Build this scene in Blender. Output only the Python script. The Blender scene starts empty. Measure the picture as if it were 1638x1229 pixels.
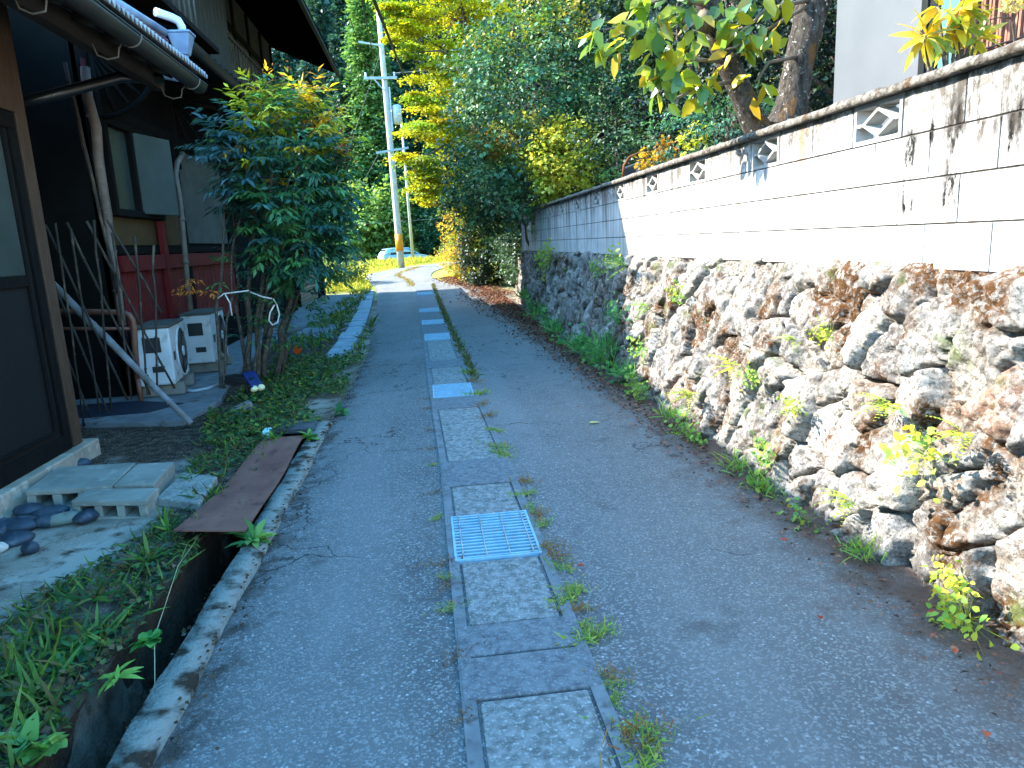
import bpy, math, random
import numpy as np
from mathutils import Vector, Matrix
R = math.radians
rng = np.random.default_rng(7); random.seed(7)
S = bpy.context.scene
C = S.collection

# ------------------------------------------------------------------ camera
CAM_H, PITCH, ROLL, YAW = 1.55, R(11.4), R(2.8), R(6.4)
fw = Vector((math.sin(YAW)*math.cos(PITCH), math.cos(YAW)*math.cos(PITCH), -math.sin(PITCH)))
r0 = Vector((math.cos(YAW), -math.sin(YAW), 0)); u0 = r0.cross(fw)
cu = u0*math.cos(ROLL) + r0*math.sin(ROLL); cr = r0*math.cos(ROLL) - u0*math.sin(ROLL)
cam = bpy.data.objects.new('camera', bpy.data.cameras.new('camera')); C.objects.link(cam)
cam.matrix_world = Matrix(((cr.x, cu.x, -fw.x, 0), (cr.y, cu.y, -fw.y, 0), (cr.z, cu.z, -fw.z, CAM_H), (0, 0, 0, 1)))
cam.data.sensor_width = 36; cam.data.lens = 36*1130/1638
cam.data.clip_start = .05; cam.data.clip_end = 2000
S.camera = cam

# ------------------------------------------------------------------ light
SUN_EL, SUN_SIDE = R(38), R(15)          # the sun stands over the house on the left, a little ahead
to_sun = Vector((-math.cos(SUN_EL)*math.cos(SUN_SIDE), math.cos(SUN_EL)*math.sin(SUN_SIDE), math.sin(SUN_EL)))
sl = bpy.data.lights.new('sun', 'SUN'); sl.energy = 2.0; sl.angle = R(.5); sl.color = (1, .95, .86)
so = bpy.data.objects.new('sun', sl); C.objects.link(so)
so.rotation_euler = (-to_sun).to_track_quat('-Z', 'Y').to_euler()
W = bpy.data.worlds.new('World'); S.world = W; W.use_nodes = True
nt = W.node_tree; sky = nt.nodes.new('ShaderNodeTexSky'); sky.sky_type = 'NISHITA'; sky.sun_disc = False
sky.sun_elevation = SUN_EL; sky.sun_rotation = math.atan2(to_sun.x, to_sun.y)
sky.ozone_density = 2.0; sky.air_density = 1.0; sky.dust_density = .6
hs = nt.nodes.new('ShaderNodeHueSaturation'); hs.inputs['Saturation'].default_value = 1.3; hs.inputs['Hue'].default_value = .485; nt.links.new(sky.outputs[0], hs.inputs['Color']); nt.links.new(hs.outputs[0], nt.nodes['Background'].inputs[0]); nt.nodes['Background'].inputs[1].default_value = .15
S.view_settings.view_transform = 'Standard'; S.view_settings.look = 'None'; S.view_settings.gamma = 1
S.view_settings.exposure = 3.5
S.cycles.max_bounces = 8; S.cycles.transparent_max_bounces = 8

# ------------------------------------------------------------------ helpers
def lin(h):
    if isinstance(h, str):
        v = [int(h[i:i+2], 16)/255 for i in (0, 2, 4)]
        return tuple(c/12.92 if c <= .04045 else ((c+.055)/1.055)**2.4 for c in v)
    return tuple(h)
def rgba(c): return (*lin(c), 1)
class NT:
    def __init__(s, name):
        s.m = bpy.data.materials.new(name); s.m.use_nodes = True; s.t = s.m.node_tree
        s.b = s.t.nodes['Principled BSDF']; s.out = s.t.nodes['Material Output']; s._c = None
    def n(s, typ, **kw):
        x = s.t.nodes.new(typ)
        for k, v in kw.items():
            if k in x.inputs: x.inputs[k].default_value = v
            else: setattr(x, k, v)
        return x
    def l(s, a, b): s.t.links.new(a, b)
    def co(s):
        if s._c is None: s._c = s.n('ShaderNodeTexCoord')
        return s._c.outputs['Object']
    def world(s): return s.n('ShaderNodeNewGeometry').outputs['Position']
    def mapped(s, vec, scale=(1, 1, 1), loc=(0, 0, 0), rot=(0, 0, 0)):
        m = s.n('ShaderNodeMapping'); m.inputs['Scale'].default_value = scale; m.inputs['Location'].default_value = loc
        m.inputs['Rotation'].default_value = rot; s.l(vec, m.inputs[0]); return m.outputs[0]
    def noise(s, vec, scale, detail=4, rough=.55, dist=0):
        x = s.n('ShaderNodeTexNoise', Scale=scale, Detail=detail, Roughness=rough, Distortion=dist); s.l(vec, x.inputs['Vector']); return x.outputs['Fac']
    def ramp(s, fac, a, b, ca=(0, 0, 0), cb=(1, 1, 1)):
        x = s.n('ShaderNodeValToRGB'); e = x.color_ramp.elements
        e[0].position, e[1].position = a, b; e[0].color, e[1].color = (*lin(ca), 1), (*lin(cb), 1)
        s.l(fac, x.inputs[0]); return x.outputs[0]
    def mix(s, fac, a, b, mode='MIX'):
        x = s.n('ShaderNodeMix', data_type='RGBA', blend_type=mode)
        for v, k in ((fac, 0), (a, 6), (b, 7)):
            if hasattr(v, 'is_linked'): s.l(v, x.inputs[k])
            elif k == 0: x.inputs[0].default_value = v
            else: x.inputs[k].default_value = rgba(v)
        return x.outputs[2]
    def math(s, op, a, b=None, clamp=False):
        x = s.n('ShaderNodeMath', operation=op); x.use_clamp = clamp
        for i, v in enumerate((a, b)):
            if v is None: continue
            if hasattr(v, 'is_linked'): s.l(v, x.inputs[i])
            else: x.inputs[i].default_value = v
        return x.outputs[0]
    def attr(s, name='Col'): return s.n('ShaderNodeVertexColor', layer_name=name).outputs[0]
    def sep(s, vec):
        x = s.n('ShaderNodeSeparateXYZ'); s.l(vec, x.inputs[0]); return x.outputs
    def bump(s, h, strength=.3, dist=.01):
        x = s.n('ShaderNodeBump', Strength=strength, Distance=dist); s.l(h, x.inputs['Height']); s.l(x.outputs[0], s.b.inputs['Normal']); return x
    def col(s, c):
        if hasattr(c, 'is_linked'): s.l(c, s.b.inputs['Base Color'])
        else: s.b.inputs['Base Color'].default_value = rgba(c)
    def rough(s, r, spec=.4):
        s.b.inputs['Roughness'].default_value = r; s.b.inputs['Specular IOR Level'].default_value = spec
MATS = {}
def mat(name, c1, c2=None, scale=6, r=.75, spec=.3, bump=.25, bscale=40, stretch=(1, 1, 1), metal=0, lo=.35, hi=.7, bd=.006, c3=None):
    """weathered plain surface: two or three tones broken up by noise, plus a fine bump"""
    if name in MATS: return MATS[name]
    t = NT(name); v = t.mapped(t.co(), stretch)
    c = t.mix(t.ramp(t.noise(v, scale), lo, hi), c1, c2 or c1)
    if c3: c = t.mix(t.ramp(t.noise(t.mapped(v, loc=(7, 3, 1)), scale*2.7), .55, .72), c, c3)
    t.col(c); t.rough(r, spec); t.b.inputs['Metallic'].default_value = metal
    if bump: t.bump(t.noise(v, bscale), bump, bd)
    MATS[name] = t.m; return t.m
def leafmat(name, r=.45, spec=.45, trans=.35, tint=(1.25, 1.15, .55)):
    t = NT(name); a = t.attr(); t.col(a); t.rough(r, spec)
    tr = t.n('ShaderNodeBsdfTranslucent'); mx = t.n('ShaderNodeMixShader'); mx.inputs[0].default_value = trans
    t.l(t.mix(1.0, a, tint, 'MULTIPLY'), tr.inputs[0]); t.l(t.b.outputs[0], mx.inputs[1]); t.l(tr.outputs[0], mx.inputs[2])
    t.l(mx.outputs[0], t.out.inputs[0]); MATS[name] = t.m; return t.m

ORIG = {}
def tag(o, label=None, cat=None, group=None, kind=None):
    if label: o['label'] = label
    if cat: o['category'] = cat
    if group: o['group'] = group
    if kind: o['kind'] = kind
    return o
def thing(name, label, cat, loc=(0, 0, 0), group=None):
    o = bpy.data.objects.new(name, None); o.empty_display_size = .1; C.objects.link(o); o.location = loc
    ORIG[o.name] = np.array(loc, float); return tag(o, label, cat, group)
def mkmesh(name, V, L, starts, totals, cols=None, smooth=False):
    me = bpy.data.meshes.new(name); V = np.asarray(V, np.float32); L = np.asarray(L, np.int32)
    me.vertices.add(len(V)); me.vertices.foreach_set('co', V.ravel())
    me.loops.add(len(L)); me.loops.foreach_set('vertex_index', L)
    me.polygons.add(len(starts)); me.polygons.foreach_set('loop_start', np.asarray(starts, np.int32))
    try: me.polygons.foreach_set('loop_total', np.asarray(totals, np.int32))
    except Exception: pass
    me.polygons.foreach_set('use_smooth', np.full(len(starts), bool(smooth)))
    me.update(calc_edges=True)
    if cols is not None:
        a = me.color_attributes.new('Col', 'FLOAT_COLOR', 'POINT'); c = np.ones((len(V), 4), np.float32); c[:, :3] = cols
        a.data.foreach_set('color', c.ravel())
    return me
def link(name, me, m, parent=None, loc=(0, 0, 0)):
    o = bpy.data.objects.new(name, me); C.objects.link(o); me.materials.append(m); o.location = loc
    if parent: o.parent = parent
    return o
class MB:
    """collects shapes in world coordinates; build() links them as one mesh object"""
    def __init__(s): s.V = []; s.F = []; s.col = []; s.c = (1, 1, 1); s.R = set()
    def add(s, vs, fs):
        b = len(s.V); s.V += [tuple(v) for v in vs]; s.F += [tuple(i+b for i in f) for f in fs]; s.col += [s.c]*len(vs); return s
    def hexa(s, p):      # 8 corners: bottom ring then top ring
        return s.add(p, [(3, 2, 1, 0), (4, 5, 6, 7), (0, 1, 5, 4), (1, 2, 6, 5), (2, 3, 7, 6), (3, 0, 4, 7)])
    def box(s, x0, x1, y0, y1, z0, z1, bev=0):
        if not bev: return s.hexa([(x0, y0, z0), (x1, y0, z0), (x1, y1, z0), (x0, y1, z0), (x0, y0, z1), (x1, y0, z1), (x1, y1, z1), (x0, y1, z1)])
        b = min(bev, (x1-x0)/2.1, (y1-y0)/2.1, (z1-z0)/2.1); rings = []
        for z, i in ((z0, b), (z0+b, 0), (z1-b, 0), (z1, b)):
            j = b if i == 0 else b
            k = i
            rings.append([(x0+k+b*(i == 0), y0+k, z), (x1-k-b*(i == 0), y0+k, z), (x1-k, y0+k+b*(i == 0), z), (x1-k, y1-k-b*(i == 0), z), (x1-k-b*(i == 0), y1-k, z), (x0+k+b*(i == 0), y1-k, z), (x0+k, y1-k-b*(i == 0), z), (x0+k, y0+k+b*(i == 0), z)])
        vs = sum(rings, []); fs = [tuple(range(7, -1, -1)), tuple(range(24, 32))]
        for q in range(3):
            for i in range(8): fs.append((q*8+i, q*8+(i+1) % 8, q*8+8+(i+1) % 8, q*8+8+i))
        return s.add(vs, fs)
    def obox(s, c, ax, ay, az):   # oriented box: centre and three half vectors
        c, ax, ay, az = map(Vector, (c, ax, ay, az))
        return s.hexa([c-ax-ay-az, c+ax-ay-az, c+ax+ay-az, c-ax+ay-az, c-ax-ay+az, c+ax-ay+az, c+ax+ay+az, c-ax+ay+az])
    def bar(s, a, b, w, h, up=(0, 0, 1)):
        a, b = Vector(a), Vector(b); d = (b-a); n = d.normalized(); x = n.cross(Vector(up))
        if x.length < 1e-4: x = Vector((1, 0, 0))
        x.normalize(); z = x.cross(n)
        return s.obox((a+b)/2, x*w/2, d/2, z*h/2)
    def prism(s, poly, z0, z1, wob=0):
        n = len(poly); vs = [(x, y, z0) for x, y in poly]+[(x, y, z1) for x, y in poly]
        return s.add(vs, [tuple(range(n-1, -1, -1)), tuple(range(n, 2*n))]+[(i, (i+1) % n, n+(i+1) % n, n+i) for i in range(n)])
    def tube(s, pts, rad, k=8, caps=True):
        P = [Vector(p) for p in pts]; n = len(P)
        if not hasattr(rad, '__len__'): rad = [rad]*n
        vs, fs = [], []; up = None
        for i in range(n):
            d = (P[min(i+1, n-1)]-P[max(i-1, 0)]).normalized()
            if up is None: up = Vector((0, 0, 1)) if abs(d.z) < .9 else Vector((1, 0, 0))
            x = d.cross(up).normalized(); y = x.cross(d).normalized(); up = y
            for j in range(k):
                a = 2*math.pi*j/k; vs.append(P[i]+(x*math.cos(a)+y*math.sin(a))*rad[i])
        for i in range(n-1):
            for j in range(k): fs.append((i*k+j, i*k+(j+1) % k, (i+1)*k+(j+1) % k, (i+1)*k+j))
        s.R |= set(range(len(s.F), len(s.F)+len(fs)))
        if caps: fs += [tuple(range(k-1, -1, -1)), tuple(range((n-1)*k, n*k))]
        return s.add(vs, fs)
    def disc(s, c, ax, r, h, k=20):  # short cylinder along ax
        c, ax = Vector(c), Vector(ax).normalized(); return s.tube([c-ax*h/2, c+ax*h/2], r, k)
    def rock(s, c, rx, ry, rz, seed=0, k=12, rot=0):
        q = np.random.default_rng(seed); vs, fs = [], []; m = 7; ph = q.uniform(0, 6, 6)
        for i in range(m+1):
            th = math.pi*i/m
            for j in range(k):
                a = 2*math.pi*j/k; w = 1+.09*math.sin(2*a+ph[0])+.07*math.sin(3*a+ph[1]+th)+.06*math.sin(2*th+ph[2]+a)
                x, y, z = math.sin(th)*math.cos(a)*rx*w, math.sin(th)*math.sin(a)*ry*w, math.cos(th)*rz*w
                vs.append((c[0]+x*math.cos(rot)-y*math.sin(rot), c[1]+x*math.sin(rot)+y*math.cos(rot), c[2]+z))
        for i in range(m):
            for j in range(k): fs.append((i*k+j, (i+1)*k+j, (i+1)*k+(j+1) % k, i*k+(j+1) % k))
        return s.add(vs, fs)
    def build(s, name, m, parent=None, smooth=False, usecol=False, bevel=0):
        off = np.zeros(3); p = parent
        while p is not None: off += np.array(p.location); p = p.parent
        V = np.array(s.V, float)-off; tot = [len(f) for f in s.F]; st = np.concatenate([[0], np.cumsum(tot)[:-1]])
        me = mkmesh(name, V, sum(map(list, s.F), []), st, tot, np.array(s.col) if usecol else None, False)
        if smooth or s.R: me.polygons.foreach_set('use_smooth', np.array([(t == 4 and smooth) or i in s.R for i, t in enumerate(tot)]))
        o = link(name, me, m, parent)
        if bevel:
            b = o.modifiers.new('bevel', 'BEVEL'); b.width = bevel; b.segments = 2; b.limit_method = 'ANGLE'
        return o
def structure(o): o['kind'] = 'structure'; return o
def copy_tree(o, parent=None, loc=None, rz=None, sc=None):
    c = o.copy(); C.objects.link(c)
    if parent: c.parent = parent
    for ch in o.children: copy_tree(ch, c)
    if loc is not None: c.location = loc
    if rz is not None: c.rotation_euler = (0, 0, rz)
    if sc is not None: c.scale = sc if hasattr(sc, '__len__') else (sc, sc, sc)
    return c
def vnoise(x, y, seed=0):
    xi, yi = np.floor(x).astype(np.int64), np.floor(y).astype(np.int64); fx, fy = x-xi, y-yi
    def h(a, b):
        n = (a*374761393+b*668265263+seed*974634777) & 0xffffffff; n = ((n ^ (n >> 13))*1274126177) & 0xffffffff
        return ((n ^ (n >> 16)) & 0xffff)/65535.
    u, v = fx*fx*(3-2*fx), fy*fy*(3-2*fy)
    return (h(xi, yi)*(1-u)+h(xi+1, yi)*u)*(1-v)+(h(xi, yi+1)*(1-u)+h(xi+1, yi+1)*u)*v
def fbm(x, y, oc=4, seed=0):
    t, a, s = 0, 1, 0
    for i in range(oc): t = t+a*vnoise(x*2**i, y*2**i, seed+i); s += a; a *= .5
    return t/s
def unit(v): return v/np.maximum(np.linalg.norm(v, axis=-1, keepdims=True), 1e-6)

# leaves: P base points, D axis, N face normal, L length, Wd half width, cols; form 'tri' 4 verts or 'full' 8 verts
class Leaves:
    def __init__(s): s.V = []; s.L = []; s.T = []; s.C = []; s.n = 0
    def add(s, P, D, N, L, Wd, cols, form='tri', droop=.15, fold=.25):
        P, D, N = map(lambda a: np.asarray(a, float), (P, D, N)); n = len(P)
        if n == 0: return s
        L = np.broadcast_to(L, (n,))[:, None]; Wd = np.broadcast_to(Wd, (n,))[:, None]
        D = unit(D); Sd = unit(np.cross(D, N)); N = np.cross(Sd, D)
        if form == 'tri':
            ts = ((0, 0), (.45, 1), (1, 0), (.45, -1)); faces = ((0, 1, 2), (0, 2, 3))
        else:
            ts = ((0, 0), (.35, 0), (.7, 0), (1, 0), (.3, 1), (.7, .75), (.3, -1), (.7, -.75))
            faces = ((0, 4, 1), (0, 1, 6), (1, 4, 5, 2), (1, 2, 7, 6), (2, 5, 3), (2, 3, 7))
        k = len(ts); vs = np.empty((n, k, 3))
        for i, (t, w) in enumerate(ts): vs[:, i] = P+D*L*t+Sd*Wd*w+N*(abs(w)*fold*Wd-droop*L*t*t)
        base = s.n+np.arange(n)*k
        for f in faces:
            s.L.append((base[:, None]+np.array(f)[None]).ravel()); s.T.append(np.full(n, len(f)))
        s.V.append(vs.reshape(-1, 3)); s.C.append(np.repeat(np.broadcast_to(cols, (n, 3)), k, 0)); s.n += n*k
        return s
    def mesh(s, name, off=(0, 0, 0)):
        T = np.concatenate(s.T); L = np.concatenate(s.L); st = np.concatenate([[0], np.cumsum(T)[:-1]])
        return mkmesh(name, np.concatenate(s.V)-np.array(off), L, st, T, np.concatenate(s.C), True)
    def build(s, name, m, parent=None):
        off = np.zeros(3); p = parent
        while p is not None: off += np.array(p.location); p = p.parent
        return link(name, s.mesh(name, off), m, parent)
def pick(pal, n, q, jit=.22):
    pal = np.array([lin(p) for p in pal]); c = pal[q.integers(0, len(pal), n)]
    return c*(1+q.uniform(-jit, jit, (n, 1)))*(1+q.uniform(-.08, .08, (n, 3)))
def ball(n, q): return unit(q.normal(size=(n, 3)))
def crown(lv, c, rad, ncl, per, clr, leaf, pal, q, asp=.38, inner=.6, flat=.6, upw=.9, form='tri', low=-1, lump=.18, toppal=None, topz=.55):
    """leaf clumps spread through an uneven ellipsoid; returns the clump centres"""
    c, rad = np.array(c, float), np.array(rad, float); d = ball(ncl*2, q); d = d[d[:, 2] > low][:ncl]; ncl = len(d)
    r = inner+(1-inner)*q.uniform(0, 1, (ncl, 1))**.5
    r = r*(1+lump*np.sin(3*np.arctan2(d[:, 1:2], d[:, 0:1])+q.uniform(0, 6))+lump*q.uniform(-1, 1, (ncl, 1)))
    cc = c+d*rad*r; cp = pick(pal, ncl, q)
    if toppal: k = (d[:, 2]*r[:, 0] > topz-q.uniform(0, .5, ncl)); cp[k] = pick(toppal, k.sum(), q)
    n = ncl*per; idx = np.repeat(np.arange(ncl), per); cs = clr*q.uniform(.6, 1.35, (ncl, 1))
    off = q.normal(size=(n, 3))*.5; off[:, 2] *= flat; P = cc[idx]+off*cs[idx]
    out = unit(off+d[idx]*.5); D = unit(out+q.normal(size=(n, 3))*.6+np.array([0, 0, -.25])); N = unit(np.array([0, 0, upw])+out*.7+q.normal(size=(n, 3))*.28)
    L = leaf*q.uniform(.65, 1.25, n); lv.add(P, D, N, L, L*asp*q.uniform(.8, 1.2, n), cp[idx]*(1+q.uniform(-.25, .25, (n, 1))), form)
    return cc
def limbs(mb, base, top, r0, r1, cc, q, nl=8, wob=.12, k=8):
    base, top = np.array(base, float), np.array(top, float); n = 8
    P = [base+(top-base)*i/n+q.normal(size=3)*wob*(0 < i < n)*np.array([1, 1, .3]) for i in range(n+1)]
    mb.tube(P, [r0*(1.25 if i == 0 else 1)+(r1-r0)*i/n for i in range(n+1)], k)
    for j in q.choice(len(cc), min(nl, len(cc)), replace=False):
        i = int(q.integers(3, n+1)); a = P[i]; b = cc[j]; m = (a+b)/2+q.normal(size=3)*np.linalg.norm(b-a)*.12
        ra = (r0+(r1-r0)*i/n)*.5; mb.tube([a, a*.6+m*.4, m, b], [ra, ra*.8, ra*.6, ra*.2], 6)
def sst(a, b, x): t = np.clip((x-a)/(b-a), 0, 1); return t*t*(3-2*t)
def gz(y): return .48*sst(20, 38, y)+np.clip(y-38, 0, 9)*.0135-.6*sst(47, 57, y)     # the lane climbs gently beyond the houses
def hillz(x, y):
    h = gz(y)+np.maximum(0, y-66)*.62*sst(64, 80, y)
    right = np.maximum(0, x-6.5)*.75*sst(6, 12, x)*sst(-25, 2, y)
    left = np.maximum(0, -x-26)*.6
    return h+right*(1-sst(58, 80, y)*.7)+left

# ------------------------------------------------------------------ ground
t = NT('soil'); v = t.world()
c = t.mix(t.ramp(t.noise(v, 1.1), .4, .62), '5b4c3c', '8b8478'); c = t.mix(t.ramp(t.noise(v, 9, 5), .5, .68), c, '3f342a')
c = t.mix(t.ramp(t.noise(t.mapped(v, loc=(3, 9, 1)), 60, 2), .62, .72), c, 'a9a49a')
sx = t.sep(v)
far = t.ramp(sx[1], 0, 1); far = t.math('MULTIPLY', t.math('SUBTRACT', sx[1], 22.0), .2, True)
mead = t.mix(t.ramp(t.noise(v, .8, 5), .35, .7), '7a8a32', 'a59c4a')
c = t.mix(far, c, mead); t.col(c); t.rough(.9, .15); t.bump(t.noise(v, 45, 5), .6, .02); SOIL = t.m
def groundz(x, y):
    x0 = np.interp(y, [16.7, 18, 22, 26], [2.4, 2.8, 3.8, 4.6]); terr = 1.95*sst(x0, x0+.07+np.where(y > 16.9, .6, 0), x)*(1-sst(17.5, 25, y))
    h = hillz(x, y); return np.maximum(h, terr+np.where(x > 2.4, .12*(fbm(x*1.3, y*1.3, 3, 5)-.5), 0))
xs = np.unique(np.concatenate([np.linspace(-170, -12, 34), np.linspace(-12, -1.36, 40), [-1.36, -1.09], np.linspace(-1.09, 2.40, 12), [2.40, 2.47], np.linspace(2.47, 12, 40), np.linspace(12, 170, 36)]))
ys = np.unique(np.concatenate([np.linspace(-40, -2, 14), np.linspace(-2, 6.5, 30), np.linspace(6.5, 50, 90), np.linspace(50, 240, 70)]))
GX, GY = np.meshgrid(xs, ys, indexing='ij'); GZ = groundz(GX, GY)
wob = np.where((GY > 60) | (np.abs(GX) > 12), .6*(fbm(GX*.2, GY*.2, 3, 3)-.5), 0)
GZ = GZ-.03+wob
nx, ny = len(xs), len(ys); ii, jj = np.meshgrid(np.arange(nx-1), np.arange(ny-1), indexing='ij')
q4 = np.stack([ii*ny+jj, (ii+1)*ny+jj, (ii+1)*ny+jj+1, ii*ny+jj+1], -1).reshape(-1, 4)
mx = ((xs[ii]+xs[ii+1])/2).ravel(); my = ((ys[jj]+ys[jj+1])/2).ravel()
keep = ~((mx > -1.36) & (mx < -1.09) & (my < 6.5)); q4 = q4[keep]
me = mkmesh('ground', np.stack([GX, GY, GZ], -1).reshape(-1, 3), q4.ravel(), np.arange(len(q4))*4, np.full(len(q4), 4), None, True)
structure(link('ground', me, SOIL))

# yard soil between the house and the drain, finely uneven
t = NT('yard_sand'); v = t.world(); s = t.sep(v)
c = t.mix(t.ramp(t.noise(v, 2.2, 5), .38, .6), '7d7568', 'a39e93'); c = t.mix(t.ramp(t.noise(v, 7, 5, .6), .52, .66), c, '4a3d31')
soil = t.math('ADD', t.math('MULTIPLY', t.math('SUBTRACT', s[1], 4.9), 1.6), t.math('MULTIPLY', t.math('SUBTRACT', t.noise(v, 3, 4), .5), 3.5), True)
verge = t.math('ADD', t.math('MULTIPLY', t.math('ADD', s[0], 1.75), 4.0), t.math('MULTIPLY', t.math('SUBTRACT', t.noise(v, 4, 4), .5), 3.0), True)
c = t.mix(t.math('MAXIMUM', soil, verge), c, t.mix(t.ramp(t.noise(v, 12, 5), .4, .65), '2b231a', '54453a'))
c = t.mix(t.ramp(t.noise(t.mapped(v, loc=(5, 1, 0)), 85, 2), .64, .70), c, 'b5b2aa')
t.col(c); t.rough(.92, .15); t.bump(t.noise(v, 70, 5, .65), .7, .012); YARD = t.m
def sheet(name, xa, xb, ya, yb, nxx, nyy, zf, m, smooth=True):
    X, Y = np.meshgrid(np.linspace(xa, xb, nxx), np.linspace(ya, yb, nyy), indexing='ij'); Z = zf(X, Y)
    i, j = np.meshgrid(np.arange(nxx-1), np.arange(nyy-1), indexing='ij')
    q = np.stack([i*nyy+j, (i+1)*nyy+j, (i+1)*nyy+j+1, i*nyy+j+1], -1).reshape(-1, 4)
    return structure(link(name, mkmesh(name, np.stack([X, Y, Z], -1).reshape(-1, 3), q.ravel(), np.arange(len(q))*4, np.full(len(q), 4), None, smooth), m))
sheet('yard_ground', -4.6, -1.37, -1, 14, 90, 300, lambda X, Y: .0+.035*(fbm(X*3, Y*3, 4, 11)-.5)+.02*sst(-1.9, -1.4, X), YARD)

# ------------------------------------------------------------------ lane
t = NT('asphalt'); v = t.world(); s = t.sep(v)
c = t.mix(t.ramp(t.noise(v, .9, 4), .35, .7), (.078, .081, .083), (.125, .126, .125))
vo = t.n('ShaderNodeTexVoronoi', Scale=118.0); t.l(v, vo.inputs['Vector'])
sp = t.ramp(t.sep(vo.outputs['Color'])[0], .62, .95); c = t.mix(t.math('MULTIPLY', sp, .85), c, (.28, .28, .27))
vo2 = t.n('ShaderNodeTexVoronoi', Scale=52.0); t.l(v, vo2.inputs['Vector'])
sp2 = t.math('MULTIPLY', t.math('GREATER_THAN', t.sep(vo2.outputs['Color'])[1], .93), t.math('LESS_THAN', vo2.outputs['Distance'], .3))
c = t.mix(t.math('MULTIPLY', sp2, .7), c, (.5, .5, .48))
# traffic-worn paler middles, darker damp and mossy margins
wear = t.ramp(t.noise(t.mapped(v, (1.6, .12, 1)), 1.0, 3), .42, .72); c = t.mix(t.math('MULTIPLY', wear, .55), c, (.21, .21, .205))
c = t.mix(t.math('MULTIPLY', t.math('MULTIPLY', t.math('SUBTRACT', s[0], .45), 1.4, True), .35), c, (.125, .113, .10))  # warm bounced light on the right lane, painted into the asphalt colour
dv = t.n('ShaderNodeVectorMath', operation='ADD'); wn = t.n('ShaderNodeTexNoise', Scale=3.0, Detail=4.0); t.l(v, wn.inputs['Vector']); t.l(v, dv.inputs[0]); t.l(wn.outputs['Color'], dv.inputs[1])
ck = t.n('ShaderNodeTexVoronoi', Scale=.75, feature='DISTANCE_TO_EDGE'); t.l(dv.outputs[0], ck.inputs['Vector'])
crk = t.math('MULTIPLY', t.math('LESS_THAN', ck.outputs['Distance'], .0075), t.ramp(t.noise(t.mapped(v, loc=(11, 4, 2)), .8, 2), .48, .55)); c = t.mix(t.math('MULTIPLY', crk, .8), c, (.02, .019, .017))
c = t.mix(t.math('MULTIPLY', t.ramp(t.noise(t.mapped(v, loc=(4, 2, 0)), 2.3, 6, .65), .60, .72), .6), c, (.040, .036, .032))
edge = t.math('ADD', t.math('MULTIPLY', t.math('SUBTRACT', s[0], 1.55), 2.2), t.math('MULTIPLY', t.math('SUBTRACT', t.noise(v, 5, 6, .7), .5), 3.2), True)
nearm = t.math('MULTIPLY', t.math('SUBTRACT', 27.0, s[1]), .4, True); edge = t.math('MULTIPLY', edge, nearm); c = t.mix(t.math('MULTIPLY', edge, .85), c, t.mix(t.noise(v, 25, 4), '1f1610', '6a4a35'))
edl = t.math('ADD', t.math('MULTIPLY', t.math('SUBTRACT', -.80, s[0]), 5.0), t.math('MULTIPLY', t.math('SUBTRACT', t.noise(v, 6, 6, .7), .52), 5.0), True)
edl = t.math('MULTIPLY', edl, t.math('MULTIPLY', t.math('SUBTRACT', 14.0, s[1]), .3, True)); c = t.mix(t.math('MULTIPLY', edl, .8), c, '30271f')
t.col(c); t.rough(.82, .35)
hh = t.math('ADD', t.math('MULTIPLY', vo.outputs['Distance'], -1.0), t.math('MULTIPLY', t.noise(v, 160, 3), .6)); t.bump(hh, .75, .008); ASPH = t.m
LE = [(-.985, -3), (-.985, 6), (-.95, 9.4), (-1.1, 13.5), (-1.3, 17.7), (-1.75, 25), (-2.35, 29.5), (-2.75, 32.5), (-2.1, 35.2), (-1.0, 38.7), (.7, 41.7), (3.1, 44.6), (12, 52)]
RE = [(2.12, -3), (2.10, 6), (2.12, 9), (2.2, 12.5), (2.3, 16), (2.2, 21), (1.75, 24.5), (.75, 27), (.22, 29.8), (.35, 32.6), (.95, 35.2), (2.1, 38), (9, 43)]
def dense(P, k):
    P = np.array(P, float); n = len(P); out = []
    for i in range(n-1):
        a, b, c2, d = P[max(i-1, 0)], P[i], P[i+1], P[min(i+2, n-1)]
        for u in np.linspace(0, 1, k, endpoint=False):
            out.append(.5*((2*b)+(-a+c2)*u+(2*a-5*b+4*c2-d)*u*u+(-a+3*b-3*c2+d)*u**3))
    return np.array(out+[P[-1]])
le, re_ = dense(LE, 24), dense(RE, 24)
le[:, 0] += .045*(fbm(le[:, 1]*3, le[:, 1]*0, 3, 2)-.5)*(le[:, 1] < 26)
nu = 22; us = np.linspace(0, 1, nu)
P = le[:, None]*(1-us[None, :, None])+re_[:, None]*us[None, :, None]
Z = gz(P[..., 1])+.012*(fbm(P[..., 0]*1.2, P[..., 1]*1.2, 3, 4)-.5)-.004
Z[:, 0] -= .02
V = np.concatenate([P, Z[..., None]], -1).reshape(-1, 3)
i, j = np.meshgrid(np.arange(len(le)-1), np.arange(nu-1), indexing='ij')
q = np.stack([i*nu+j, i*nu+j+1, (i+1)*nu+j+1, (i+1)*nu+j], -1).reshape(-1, 4)
structure(link('road', mkmesh('road', V, q.ravel(), np.arange(len(q))*4, np.full(len(q), 4), None, True), ASPH))

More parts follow.
